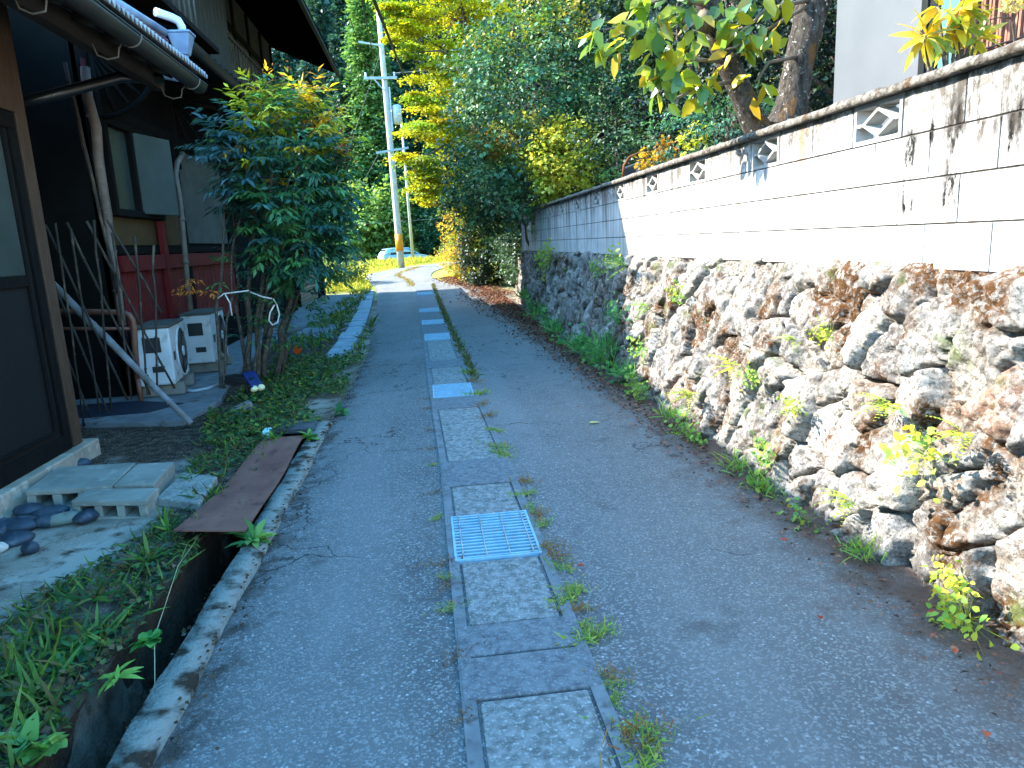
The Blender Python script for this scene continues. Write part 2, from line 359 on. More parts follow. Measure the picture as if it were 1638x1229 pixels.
# ------------------------------------------------------------------ covered drain along the middle of the lane
def strip_x(y): return -.0-.0*y + np.interp(y, [0, 5, 8, 12.5, 18, 26], [.03, 0, -.07, -.15, -.28, -.42]), np.interp(y, [0, 5, 8, 12.5, 18, 26], [.53, .5, .43, .35, .27, .18])
ROUGHC = mat('exposed_aggregate_concrete', '8e908e', '666866', 26, .95, .12, 1.0, 130, lo=.36, hi=.62, bd=.012, c3='b6b8b5')
SMOOTHC = mat('smooth_concrete', '75787a', '53565a', 30, .95, .1, .8, 150, c3='8b8e90', bd=.008)
RAILC = mat('drain_concrete', '75787a', '5c5f61', 8, .88, .2, .4, 120, c3='4c4a44')
mb = MB(); yy = np.linspace(-2, 26.5, 80)
for side in (0, 1):
    for a, b in zip(yy[:-1], yy[1:]):
        xa, xb = strip_x(a)[side], strip_x(b)[side]; w = .05 if side == 0 else -.05
        pts = [(xa, a), (xa+w, a), (xb+w, b), (xb, b)]
        if w < 0: pts = [(xa+w, a), (xa, a), (xb, b), (xb+w, b)]
        mb.hexa([(px, py, gz(py)-.05) for px, py in pts]+[(px, py, gz(py)+.012) for px, py in pts])
mb2 = MB()
for a, b in zip(yy[:-1], yy[1:]):
    (la, ra), (lb, rb) = strip_x(a), strip_x(b); mb2.add([(la+.04, a, gz(a)-.035), (ra-.04, a, gz(a)-.035), (rb-.04, b, gz(b)-.035), (lb+.04, b, gz(b)-.035)], [(0, 1, 2, 3)])
structure(mb.build('drain_channel', RAILC)); structure(mb2.build('drain_bed', mat('drain_dirt', '1d1812', '3a3027', 20)))
def cover(y0, y1, m, label, full=False, g='concrete covers over the drain in the lane'):
    e = .004 if full else .062; (la, ra), (lb, rb) = strip_x(y0), strip_x(y1); p = .006
    mb = MB(); pts = [(la+e, y0+p), (ra-e, y0+p), (rb-e, y1-p), (lb+e, y1-p)]; z = .013 if full else .010
    n = 6
    for k in range(1):
        mb.hexa([(x, y, gz(y)-.033) for x, y in pts]+[(x, y, gz(y)+z+(.002 if full else 0)) for x, y in pts])
    o = mb.build('drain_cover', m, bevel=.005); tag(o, label, 'drain cover', g)
cover(.9, 1.55, ROUGHC, 'rough concrete drain cover at the very near end of the strip')
cover(1.55, 2.17, ROUGHC, 'pale rough pitted drain cover nearest the camera, in front of two smooth slabs')
cover(2.17, 2.43, SMOOTHC, 'smooth dark slab just beyond the nearest rough pitted drain cover', True)
cover(2.43, 2.66, SMOOTHC, 'smooth slab touching the near edge of the rough cover before the large grating', True)
cover(2.66, 3.26, ROUGHC, 'rough drain cover touching the near edge of the large steel grating')
cover(3.86, 4.38, ROUGHC, 'rough drain cover touching the far edge of the large steel grating')
cover(4.38, 4.94, SMOOTHC, 'smooth dark slab beyond the rough cover behind the large grating', True)
cover(4.94, 5.5, ROUGHC, 'first of three rough covers in a row beyond the smooth slab')
cover(5.5, 6.03, ROUGHC, 'middle of three rough covers in a row, with short dark cracks')
cover(6.03, 6.61, ROUGHC, 'last of three rough covers in a row before the second grating')
cover(6.61, 7.12, SMOOTHC, 'smooth dark slab on the near side of the second grating', True)
cover(7.83, 8.94, ROUGHC, 'rough drain cover on the far side of the second grating')
cover(8.94, 9.54, SMOOTHC, 'smooth slab between two rough covers past the second grating', True)
cover(9.54, 11.7, ROUGHC, 'long rough cover ending at the third grating')
for a, b, m in [(12.57, 14.1, SMOOTHC), (14.97, 16.8, SMOOTHC), (17.9, 22.3, SMOOTHC), (23.8, 26.3, SMOOTHC)]:
    cover(a, b, m, 'dark smooth slab between two far gratings', True, 'far concrete covers')
GALV = mat('galvanised_steel', '86b2c8', '6c98b0', 14, .55, .5, .1, 60, c3='9a988e')
def grating(y0, y1, nb, label, big=False):
    (la, ra), (lb, rb) = strip_x(y0), strip_x(y1); l, r = max(la, lb)+.03, min(ra, rb)-.03
    z0 = gz((y0+y1)/2); zt = z0+.018; T = thing('drain_grating', label, 'grating', ((l+r)/2, (y0+y1)/2, z0), 'steel gratings over the drain in the lane')
    m = MB(); w = .012
    for a in ((l, l+w, y0, y1), (r-w, r, y0, y1), (l+w, r-w, y0, y0+w), (l+w, r-w, y1-w, y1)): m.box(*a, z0-.03, zt)
    m.build('frame', GALV, T); m = MB()
    for k in range(nb):
        y = y0+w+(y1-y0-2*w)*(k+.5)/nb; hw = (y1-y0)/nb*.17; m.box(l+w, r-w, y-hw, y+hw, z0-.03, zt-.003)
    m.build('bearing_bars', GALV, T)
    if big:
        m = MB()
        for k in range(4):
            x = l+(r-l)*(.1+.27*k); m.tube([(x, y0+w, zt-.001), (x, y1-w, zt-.001)], .004, 6)
        m.build('cross_rods', mat('galvanised_rod', 'a3abac', '8d8674', 30), T)
grating(3.27, 3.85, 14, 'large galvanised steel grating nearest the camera in the lane drain', True)
grating(7.14, 7.81, 16, 'second steel grating along the drain, past the three rough covers')
for a, b in [(11.72, 12.55), (14.12, 14.95), (16.86, 17.86), (22.4, 23.75)]: grating(a, b, 20, 'small far steel grating in the dark drain strip')

# ------------------------------------------------------------------ open side drain on the left
OLDC = mat('worn_kerb_concrete', '85867f', '352d24', 7, .9, .2, .9, 70, lo=.49, hi=.62, bd=.015, c3='6d6e66')
DITCH = mat('wet_ditch_wall', '1c1712', '3b3327', 9, .6, .4, .8, 40, bd=.02)
def slab(xa, xb, ya, yb, za, zb, n, amp, seed):   # a worn cast strip with wandering edges
    m = MB(); ys_ = np.linspace(ya, yb, n); wl = amp*(fbm(ys_*2.5, ys_*0, 5, seed)-.5); wr = amp*(fbm(ys_*2.5, ys_*0+9, 4, seed+3)-.5); hz = amp*.5*(fbm(ys_*6, ys_*0+5, 3, seed+8)-.5)
    for k in range(n-1):
        a, b = k, k+1; x0 = [(xa+wl[a], ys_[a]), (xb+wr[a], ys_[a]), (xb+wr[b], ys_[b]), (xa+wl[b], ys_[b])]; hh = [hz[a], hz[a]-.008, hz[b]-.008, hz[b]]
        V0 = [(x, y, za) for x, y in x0]; V1 = [(x, y, zb+h) for (x, y), h in zip(x0, hh)]
        m.add(V0+V1, [(4, 5, 6, 7), (1, 2, 6, 5), (3, 0, 4, 7)])
    return m
structure(slab(-1.09, -.96, -2, 6.5, -.4, .016, 240, .035, 3).build('kerb', OLDC, None, True))
structure(slab(-1.42, -1.345, -2, 6.5, -.4, .03, 170, .035, 9).build('drain_side_wall', mat('mossy_drain_wall', '4c4b43', '211d17', 6, .9, .2, .8, 60, bd=.015, c3='2a241a'), None, True))
def dz(X, Y): return -.36+.07*(fbm(X*9, Y*5, 4, 21)-.5)
sheet('drain_floor', -1.40, -1.03, -2, 6.6, 14, 200, dz, DITCH)
mb = MB(); mb.add([(-1.343, -2, -.4), (-1.343, 6.5, -.4), (-1.335, 6.5, .0), (-1.335, -2, .0)], [(0, 1, 2, 3)]); mb.add([(-1.40, 6.5, -.4), (-1.0, 6.5, -.4), (-1.0, 6.5, -.02), (-1.4, 6.5, -.02)], [(3, 2, 1, 0)])
structure(mb.build('drain_wall', DITCH))
RUST = mat('rusty_brown_steel', '6b4239', '835a4c', 5, .8, .25, .35, 60, stretch=(1, .45, 1), c3='46302a')
mb = MB(); n = 26
for k in range(n):
    u = k/(n-1); y = 3.77+2.1*u; xl = -1.44-.02*u+.03*u*u; xr = -1.075-.03*u; lift = .05*(1-u)**6+.012*math.sin(u*9); tw = .03*(1-u)**5
    mb.V += [(xl, y-.02*(1-u), .045+lift+tw), (xr, y, .045+lift-tw*.6), (xr, y, .037+lift-tw*.6), (xl, y-.02*(1-u), .037+lift+tw)]
    mb.col += [(1, 1, 1)]*4
for k in range(n-1):
    for a in range(4): mb.F.append((k*4+a, k*4+(a+1) % 4, k*4+4+(a+1) % 4, k*4+4+a))
mb.F += [(3, 2, 1, 0), (n*4-4, n*4-3, n*4-2, n*4-1)]
tag(mb.build('metal_sheet', RUST), 'long rusty brown steel sheet laid over the open side drain', 'metal sheet')
mb = MB().prism([(-1.40, 6.16), (-1.06, 6.12), (-1.08, 6.42), (-1.39, 6.5)], .0, .045)
tag(mb.build('slab', mat('grey_stone_slab', '4e5053', '3d3f42', 7), bevel=.008), 'flat dark slab across the drain just past the rusty sheet', 'slab')
tag(MB().box(-1.46, -1.405, 5.95, 6.07, .0, .09).build('plastic_scrap', mat('cyan_plastic', '9fd6d2', 'b8e4e0', 9, .5), bevel=.006), 'small pale cyan plastic scrap beside the far end of the rusty sheet', 'scrap')
PALEC = mat('pale_gutter_concrete', '93a0a8', '78858d', 5, .85, .25, .3, 60, c3='646d72')
mb = None; gp = dense([(-1.40, 10.3), (-1.40, 12.5), (-1.48, 15), (-1.62, 18), (-1.80, 21.5), (-2.02, 25.4)], 12)
def along(s):   # point and direction on the side gutter line
    d = np.concatenate([[0], np.cumsum(np.linalg.norm(np.diff(gp, axis=0), axis=1))]); x, y = np.interp(s, d, gp[:, 0]), np.interp(s, d, gp[:, 1])
    x2, y2 = np.interp(s+.1, d, gp[:, 0]), np.interp(s+.1, d, gp[:, 1]); v = np.array([x2-x, y2-y]); return np.array([x, y]), v/max(np.linalg.norm(v), 1e-6)
for k in range(15):
    p, d = along(k*1.0+.02); p2, d2 = along(k*1.0+.97); nn = np.array([d[1], -d[0]]); n2 = np.array([d2[1], -d2[0]]); w = .16; sh = [0, .0, -.09, .01, 0][k % 5] if k < 5 else 0
    m = MB().prism([tuple(p-nn*(w-sh*.4)), tuple(p+nn*w), tuple(p2+n2*w), tuple(p2-n2*(w-sh*.4))], -.02, .05+.008*(k % 3)+gz(p[1]))
    lab = ['pale gutter cover with an open dark end, nearest of the left row', 'second pale gutter cover in the left row', 'pale gutter cover with a wide notch'][k] if k < 2 else 'pale bluish concrete gutter cover in the row left of the lane'
    tag(m.build('gutter_cover', PALEC, bevel=.01), lab, 'gutter cover', 'pale gutter covers left of the lane')
APR = mat('apron_concrete', '7d7f80', '63666a', 2.5, .88, .2, .2, 60, c3='55575a')
structure(MB().prism([(-3.5, 14.3), (-2.55, 14.8), (-2.2, 18), (-2.05, 22), (-2.35, 25.8), (-3.8, 25.8)], -.02, .055).build('concrete_apron', APR, bevel=.01))
structure(MB().prism([(-2.62, 12.3), (-2.0, 12.6), (-1.75, 15.1), (-2.5, 14.7)], -.02, .035).build('concrete_pad', APR, bevel=.01))
structure(MB().prism([(-4.6, 7.15), (-3.5, 7.02), (-2.36, 6.78), (-2.27, 7.7), (-2.45, 8.8), (-2.62, 10.2), (-2.75, 14.2), (-4.6, 14.2)], -.02, .05).build('house_path', mat('path_concrete', '77797b', '5f6265', 3, .88, .2, .25, 60, c3='4a4640'), bevel=.01))
tag(MB().prism([(-4.2, 7.35), (-3.6, 7.2), (-2.85, 7.25), (-2.62, 7.6), (-3.2, 7.9), (-4.2, 7.9)], .048, .057).build('floor_mat', mat('dark_mat', '1a2232', '141b28', 9)), 'dark blue mat lying on the path behind the bamboo lattice', 'mat')

# ------------------------------------------------------------------ stone retaining wall (dry-laid field stones)
def wall_grid(y0, y1, ds, nv):
    Sy = np.arange(y0, y1+ds/2, ds); vv = np.linspace(-.08, 1.36, nv); return np.meshgrid(Sy, vv, indexing='ij')
WRNG = np.random.default_rng(21)
cs, cv = .26, .225; gi, gj = np.meshgrid(np.arange(-8, 90), np.arange(-1, 8), indexing='ij')
px = (gi+.5*(gj % 2)+WRNG.uniform(-.42, .42, gi.shape))*cs; pv = (gj+WRNG.uniform(-.42, .42, gi.shape))*cv-.05
SP = np.stack([px.ravel(), pv.ravel()], 1); SP = SP[WRNG.uniform(size=len(SP)) > .22]; ns = len(SP)
sroff = WRNG.uniform(-.035, .035, ns); stilt = WRNG.uniform(-.24, .24, (ns, 2)); sdome = WRNG.uniform(.6, 1.25, ns)
pal = np.array([lin(h) for h in ('8f8c86', '9a948a', '7d7974', 'a59d92', '85807c', '8a7b6c', 'b0aaa0', '97887a', '6f6c6a', 'a3795f', 'b8b0a4', '8c8986')])
scol = pal[WRNG.choice(len(pal), ns, p=np.array([2, 2, 2, 2, 1.5, 1.2, 1.5, 1.2, 1.5, .35, 1.3, 1.5])/18.05)]*(1+WRNG.uniform(-.12, .12, (ns, 1))); scol = (scol*.8+scol.mean(0)*.2)*.66
ang = R(24); ca, sa = math.cos(ang), math.sin(ang)
def met(d): a = d[..., 0]*ca+d[..., 1]*sa; b = -d[..., 0]*sa+d[..., 1]*ca; return np.sqrt((a*1.34)**2+(b*.84)**2)
def wall_disp(Y, Vv):
    sh = Y.shape; wx = .10*(fbm(Y*6, Vv*6, 4, 31)-.5); wy = .09*(fbm(Y*6+40, Vv*6, 4, 32)-.5)
    Q = np.stack([(Y+wx).ravel(), (Vv+wy).ravel()], 1); f1 = np.empty(len(Q)); f2 = np.empty(len(Q)); id1 = np.empty(len(Q), int)
    order = np.argsort(Q[:, 0]); 
    for a in range(0, len(Q), 3000):
        k = order[a:a+3000]; lo, hi = Q[k, 0].min()-.8, Q[k, 0].max()+.8; cand = np.nonzero((SP[:, 0] > lo) & (SP[:, 0] < hi))[0]
        d = met(Q[k][:, None]-SP[cand][None]); o = np.argpartition(d, 1, axis=1)[:, :2]; dd = np.take_along_axis(d, o, 1)
        sw = dd[:, 0] > dd[:, 1]; o[sw] = o[sw][:, ::-1]; dd = np.sort(dd, 1); f1[k], f2[k], id1[k] = dd[:, 0], dd[:, 1], cand[o[:, 0]]
    e = f2-f1; loc = Q-SP[id1]
    h = .050*sdome[id1]*(1-np.exp(-e/.024))+sroff[id1]+(loc*stilt[id1]).sum(1)*sst(0, .05, e)
    y, v = Q[:, 0], Q[:, 1]
    rg = 1-2*np.abs(fbm((y*ca+v*sa)*13, (-y*sa+v*ca)*6, 4, 43)-.5); h += .026*(fbm(y*11, v*9, 4, 41)-.5)+.026*(fbm(y*40, v*26, 4, 51)-.5)-.030*np.clip(rg-.80, 0, 1)/.2
    lay = fbm((y*ca+v*sa)*30, (-y*sa+v*ca)*7, 2, 61)-.5; h += .016*lay
    gap = (e < .018) & (fbm(y*5, v*5, 2, 77) > .44); h -= .06*gap
    return h.reshape(sh), id1.reshape(sh), e.reshape(sh)
def wbase(y): return np.interp(y, [-2, 8, 12, 16, 19, 22], [2.02, 2.02, 2.08, 2.22, 2.42, 2.75])
def wtop(y): return np.interp(y, [-2, 8, 16.7, 19, 22], [2.26, 2.27, 2.30, 2.55, 2.95])
def wheight(y): return np.interp(y, [-2, 16.7, 17.5, 20, 22.5], [1, 1, .97, .8, .55])
def wall_part(y0, y1, ds, nv):
    Y, Vv = wall_grid(y0, y1, ds, nv); h, idd, e = wall_disp(Y, Vv); z = Vv*wheight(Y); u = np.clip(Vv/1.33, 0, 1.02)
    h = h*(1-.75*sst(1.28, 1.36, Vv)); X = wbase(Y)+(wtop(Y)-wbase(Y))*u-h+.04
    V = np.stack([X, Y+h*.0, z+h*.12], -1).reshape(-1, 3)
    n0, n1 = Y.shape; i, j = np.meshgrid(np.arange(n0-1), np.arange(n1-1), indexing='ij')
    q = np.stack([i*n1+j, i*n1+j+1, (i+1)*n1+j+1, (i+1)*n1+j], -1).reshape(-1, 4)
    col = scol[idd]*(1+.25*(fbm(Y*9, Vv*9, 3, 71)-.5)[..., None]); return V, q, col.reshape(-1, 3)
parts = [wall_part(.4, 8.6, .0105, 132), wall_part(8.6, 22.5, .026, 56)]
V = np.concatenate([p[0] for p in parts]); q = np.concatenate([parts[0][1], parts[1][1]+len(parts[0][0])]); cc = np.concatenate([p[2] for p in parts])
t = NT('field_stone'); v = t.world(); a = t.attr()
c = t.mix(t.math('MULTIPLY', t.ramp(t.noise(v, 19, 7, .72), .45, .60), .62), a, 'b0aba2')           # pale lichen crust
c = t.mix(t.math('MULTIPLY', t.ramp(t.noise(t.mapped(v, loc=(3, 1, 8)), 48, 5, .75), .50, .62), .8), c, '3a332e')   # dark mineral specks
mo = t.math('MULTIPLY', t.ramp(t.noise(t.mapped(v, loc=(1, 5, 2)), 2.6, 5, .62), .505, .61), t.ramp(t.noise(v, 33, 5, .7), .38, .52))
c = t.mix(mo, c, t.mix(t.noise(v, 70, 3), '33200f', '5c3b18'))                                      # rust-brown dry moss
c = t.mix(t.math('MULTIPLY', t.ramp(t.noise(t.mapped(v, loc=(9, 2, 4)), 3.1, 5, .65), .60, .68), .8), c, '4f5a2c')
c = t.mix(t.ramp(t.noise(t.mapped(v, loc=(2, 7, 7)), 9, 6, .7), .62, .70), c, 'a8a49c')
t.col(c); t.rough(.9, .2); t.bump(t.noise(v, 75, 6, .7), .9, .014)
sw = link('stone_wall', mkmesh('stone_wall', V, q.ravel(), np.arange(len(q))*4, np.full(len(q), 4), cc, True), t.m)
tag(sw, 'rough dry-laid field stone retaining wall with moss and lichen, under the block wall', 'stone wall')

# ------------------------------------------------------------------ concrete block wall on top
t = NT('stained_blocks'); v = t.world(); s = t.sep(v)
c = t.mix(t.ramp(t.noise(v, 5, 5), .35, .65), 'ccc9c3', 'b4b3ad')
fy = t.math('MULTIPLY', t.math('SUBTRACT', s[1], 4.5), .35, True)                                    # far half: its shade painted in as grey, plus more streaks
c = t.mix(t.math('MULTIPLY', fy, .2), c, '9a9c9c')
st = t.noise(t.mapped(v, (1, 9, .55)), 1.0, 5, .6); top = t.math('MULTIPLY', t.math('SUBTRACT', s[2], 1.35), 1.15, True)
stk = t.math('MULTIPLY', t.ramp(st, .44, .60), t.math('ADD', t.math('MULTIPLY', top, .75), t.math('MULTIPLY', fy, .22)), True)
c = t.mix(stk, c, '39322b')
cap = t.math('MULTIPLY', t.math('MULTIPLY', t.math('SUBTRACT', s[2], 1.85), 4.2, True), t.ramp(t.noise(v, 22, 6, .75), .40, .56))
c = t.mix(t.math('MULTIPLY', cap, .85), c, '4f483f')
rst = t.math('MULTIPLY', t.ramp(t.noise(t.mapped(v, (1, 4.3, .35), (0, 2.3, 0)), 1.0, 3), .58, .68), .7); c = t.mix(rst, c, '8a6a45')
blot = t.ramp(t.noise(t.mapped(v, (1, 16, 6)), 1.0, 5, .75), .44, .56)
for y0, w, za, zb in ((3.22, .06, 1.50, 2.06), (2.94, .075, 1.50, 2.13), (2.62, .05, 1.7, 2.1), (3.08, .03, 1.8, 2.1), (4.35, .03, 1.85, 2.12)):     # black run-off streaks
    d = t.math('SUBTRACT', 1.0, t.math('DIVIDE', t.math('ABSOLUTE', t.math('SUBTRACT', t.math('ADD', s[1], t.math('MULTIPLY', t.noise(v, 7, 3), .05)), y0+.025)), w), True)
    hz = t.math('MULTIPLY', t.math('MULTIPLY', t.math('SUBTRACT', s[2], za), 9.0, True), t.math('MULTIPLY', t.math('SUBTRACT', zb, s[2]), 9.0, True))
    c = t.mix(t.math('MULTIPLY', t.math('MULTIPLY', d, 1.8, True), t.math('MULTIPLY', hz, blot)), c, '14110f')
wide = t.math('SUBTRACT', 1.0, t.math('DIVIDE', t.math('ABSOLUTE', t.math('SUBTRACT', s[1], 2.75)), .55), True)
c = t.mix(t.math('MULTIPLY', t.math('MULTIPLY', wide, 1.2, True), t.math('MULTIPLY', t.ramp(t.noise(t.mapped(v, (1, 12, 3)), 2.0, 6, .75), .45, .6), t.math('MULTIPLY', t.math('SUBTRACT', s[2], 1.55), 2.6, True))), c, '423c35')
t.col(c); t.rough(.92, .15); t.bump(t.noise(v, 120, 5, .65), .5, .006); BLOCK = t.m
BX = 2.30; BW = thing('block_wall', 'tall stained grey concrete block wall with pierced blocks and a mossy coping', 'block wall', (BX, 8, 1.33))
Y0, YE, HZ = 3.29, 16.75, [1.33, 1.536, 1.742, 1.948, 2.154]
vents = [Y0+1.2*k for k in range(-2, 11)]
m = MB(); g = .004
for rw in range(4):
    off = .2 if rw % 2 == 0 else 0.0
    edges = [-1.0] + [Y0-4.8+off+.4*k for k in range(0, 50)]
    edges = [e for e in edges if -1.01 < e < YE-.05]+[YE]
    for a, b in zip(edges[:-1], edges[1:]):
        if b-a < .05: continue
        if rw == 3 and any(abs((a+b)/2-(w+.2)) < .12 for w in vents): continue
        j = random.uniform(-.001, .001)
        m.box(BX+j, BX+.10, a+g, b-g, HZ[rw]+g, HZ[rw+1]-g, .0016)
m.build('blocks', BLOCK, BW)
m = MB()
ve = [-1.0]+sum([[w+.004, w+.396] for w in vents if w > -1], [])+[YE]
m.box(BX+.005, BX+.095, -1, YE-.002, HZ[0], HZ[3])
for a, b in zip(ve[0::2], ve[1::2]): m.box(BX+.005, BX+.095, a, b-.002, HZ[3]+.0002, HZ[4]-.001)
m.build('mortar', mat('wall_mortar', '37332e', '2a2723', 20), BW)
WHITEB = mat('vent_block_concrete', 'a3a19c', '8f8d88', 8, .9, .2, .4, 90, c3='8c8982')
for w in vents:      # pierced block: square frame, inner diamond ring and four arms to the frame
    if w+.4 < .3: continue
    a, b, z0, z1 = w+.006, w+.394, HZ[3]+.003, HZ[4]-.003; x0, x1 = BX-.001, BX+.099; m = MB(); f = .022
    m.box(x0, x1, a, b, z0, z0+f); m.box(x0, x1, a, b, z1-f, z1); m.box(x0, x1, a, a+f, z0+f, z1-f); m.box(x0, x1, b-f, b, z0+f, z1-f)
    cy, cz = (a+b)/2, (z0+z1)/2; dy, dzz = .105, .055; xi0 = x0+.004; tk = .017
    dm = [(cy-dy, cz), (cy, cz-dzz), (cy+dy, cz), (cy, cz+dzz)]
    out = [(cy-dy-tk*1.9, cz), (cy, cz-dzz-tk), (cy+dy+tk*1.9, cz), (cy, cz+dzz+tk)]
    for k in range(4):
        p, q2, r2, s2 = dm[k], dm[(k+1) % 4], out[(k+1) % 4], out[k]
        m.hexa([(xi0, *p), (xi0, *q2), (xi0, *r2), (xi0, *s2), (x1-.004, *p), (x1-.004, *q2), (x1-.004, *r2), (x1-.004, *s2)])
    for yy_, zz_ in ((cy-dy-tk*1.9, cz), (cy+dy+tk*1.9, cz)):
        e = a+f if yy_ < cy else b-f; m.box(xi0+.001, x1-.006, min(e, yy_)-.001, max(e, yy_)+.008, cz-.009, cz+.009)
    for zz_ in (cz-dzz-tk, cz+dzz+tk):
        e = z0+f if zz_ < cz else z1-f; m.box(xi0+.001, x1-.006, cy-.013, cy+.013, min(e, zz_)-.003, max(e, zz_)+.003)
    m.build('vent_block', WHITEB, BW)
# coping: a worn cast cap with lichen, overhanging the face
t = NT('mossy_coping'); v = t.world()
c = t.mix(t.ramp(t.noise(v, 22, 6, .7), .4, .6), '8a857b', '504840'); c = t.mix(t.ramp(t.noise(t.mapped(v, loc=(3, 3, 3)), 6, 6, .7), .58, .66), c, '5a4632'); c = t.mix(t.ramp(t.noise(t.mapped(v, loc=(6, 1, 3)), 30, 6, .7), .6, .68), c, 'a39e93')
t.col(c); t.rough(.95, .1); t.bump(t.noise(v, 60, 6, .7), 1, .02); COPE = t.m
ysn = np.arange(-1, YE+.06, .03); prof = [(-.04, 0), (-.045, .03), (-.03, .056), (.03, .07), (.09, .066), (.135, .05), (.14, 0)]
Vc = []
for k, y in enumerate(ysn):
    for i2, (dx, dzv) in enumerate(prof):
        a = .012*(fbm(np.array([y*9+i2*3]), np.array([i2*2.3]), 3, 5)[0]-.5)*2; Vc.append((BX+dx+a*.6, y, 2.155+dzv*.8+(a if dzv > 0 else 0)))
npf = len(prof); q = [(k*npf+i2, k*npf+(i2+1) % npf, (k+1)*npf+(i2+1) % npf, (k+1)*npf+i2) for k in range(len(ysn)-1) for i2 in range(npf)]
mb = MB().add(Vc, [f[::-1] for f in q]+[tuple(range(npf)), tuple(range(len(Vc)-1, len(Vc)-1-npf, -1))]); mb.build('coping', COPE, BW, smooth=True)
# wall end pier
MB().box(BX-.006, BX+.20, YE+.003, YE+.16, 1.30, 2.154, .006).build('end_pier', BLOCK, BW)

# ------------------------------------------------------------------ measuring helpers: a point of the photograph at a known depth
def _ray(px, py): return fw+cr*((px-819)/1130)+cu*((614.5-py)/1130)
def atY(px, py, y): r = _ray(px, py); k = y/r.y; return Vector((r.x*k, y, CAM_H+r.z*k))
def atX(px, py, x): r = _ray(px, py); k = x/r.x; return Vector((x, r.y*k, CAM_H+r.z*k))
def atZ(px, py, z=0): r = _ray(px, py); k = (z-CAM_H)/r.z; return Vector((r.x*k, r.y*k, z))

# ------------------------------------------------------------------ the low wing of the house, nearest the camera
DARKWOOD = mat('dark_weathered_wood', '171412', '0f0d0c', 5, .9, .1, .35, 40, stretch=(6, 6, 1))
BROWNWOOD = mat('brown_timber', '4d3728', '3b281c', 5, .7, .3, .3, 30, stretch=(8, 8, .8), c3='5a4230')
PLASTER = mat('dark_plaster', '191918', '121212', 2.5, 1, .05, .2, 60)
GLASSD = mat('dim_glass', '3f4643', '30352f', 1.6, .25, .5, 0, 10)
CONCF = mat('foundation_concrete', 'a09585', '7c7264', 3, .9, .2, .3, 60, c3='bdb3a4')
GUT = mat('dark_gutter', '2e2c28', '22201d', 3, .55, .4, .12, 30)
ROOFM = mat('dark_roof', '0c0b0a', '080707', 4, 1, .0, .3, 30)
WIRE = mat('grey_wire', '6d6861', '57524c', 20, .6, .4, 0, 10)
wing = thing('low_house_wing', 'low dark wooden house wing with a sliding door, concrete footing and hung rain gutter', 'house', (-2.85, 4, 0))
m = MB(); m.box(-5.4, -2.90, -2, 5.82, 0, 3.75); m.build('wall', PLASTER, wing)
m = MB(); m.prism([(-3.1, -2), (-2.72, -2), (-2.76, 5.98), (-3.12, 6.02)], -.1, .135); m.build('foundation', CONCF, wing, bevel=.012)
m = MB(); m.box(-2.93, -2.83, 5.72, 5.86, .137, 3.5, .004); m.build('corner_post', BROWNWOOD, wing)
m = MB(); m.box(-2.895, -2.82, 4.15, 5.71, 2.62, 3.5, .004); m.build('lintel_board', BROWNWOOD, wing)
m = MB(); m.box(-2.895, -2.855, 3.0, 5.68, .137, 2.6)
dr = m.build('door', mat('dark_door', '100e0d', '0b0a09', 4), wing)
m = MB()
for a in ((3.0, 5.69, .138, .26), (3.0, 5.69, 2.50, 2.615)): m.box(-2.854, -2.83, *a, .003)
m.box(-2.854, -2.83, 5.60, 5.69, .261, 2.499, .003); m.box(-2.854, -2.832, 5.50, 5.525, .30, 2.49, .003); m.box(-2.854, -2.832, 3.3, 5.499, .30, .322, .003); m.box(-2.854, -2.832, 3.3, 5.499, 1.40, 1.48, .003)
m.build('door_frame', DARKWOOD, dr)
MB().box(-2.8545, -2.846, 3.3, 5.499, 1.481, 2.499).build('door_pane', GLASSD, dr)
def roof_slab(name, x0, z0, x1, z1, y0, y1, th, m_, parent, wave=0):   # a pitched slab; wave > 0 gives corrugated sheet ends
    n = max(2, int((y1-y0)/(wave/6)) if wave else 2); ys_ = np.linspace(y0, y1, n); dzv = .018*np.sin(ys_*2*math.pi/wave) if wave else np.zeros(n); m = MB()
    for k in range(n-1):
        a, b = ys_[k], ys_[k+1]; da, db = dzv[k], dzv[k+1]
        m.add([(x0, a, z0+da-th), (x1, a, z1+da-th), (x1, b, z1+db-th), (x0, b, z0+db-th), (x0, a, z0+da), (x1, a, z1+da), (x1, b, z1+db), (x0, b, z0+db)],
              [(4, 7, 6, 5), (0, 1, 2, 3), (0, 3, 7, 4), (1, 5, 6, 2)]+([(0, 4, 5, 1)] if k == 0 else [])+([(3, 2, 6, 7)] if k == n-2 else []))
    return m.build(name, m_, parent)
rf = roof_slab('roof', -1.93, 3.235, -5.9, 5.15, -3, 7.45, .02, mat('corrugated_sheet', '8d9295', '6f7376', 3, .6, .4, .1), wing, .076)
m = MB(); m.add([(-2.02, -3, 3.20), (-5.8, -3, 5.02), (-5.8, 7.3, 5.02), (-2.02, 7.3, 3.20), (-2.02, -3, 3.165), (-5.8, -3, 4.98), (-5.8, 7.3, 4.98), (-2.02, 7.3, 3.165)], [(0, 3, 2, 1), (4, 5, 6, 7), (0, 4, 7, 3), (3, 7, 6, 2)]); m.build('soffit', DARKWOOD, wing)
m = MB()
for y in np.arange(-2.6, 7.3, .45): m.bar((-2.06, y, 3.12), (-3.2, y, 3.66), .05, .09)
m.build('rafters', mat('rafter_wood', '2a2622', '1f1c19', 5, .8, .2, .3, 30, stretch=(1, 8, 8)), wing)
m = MB(); m.tube([(-2.5, -2, 3.20), (-2.5, 5.0, 3.2)], .085, 12); m.build('log_purlin', mat('grey_log', '47433d', '37332e', 6, .85, .2, .4, 40), wing)
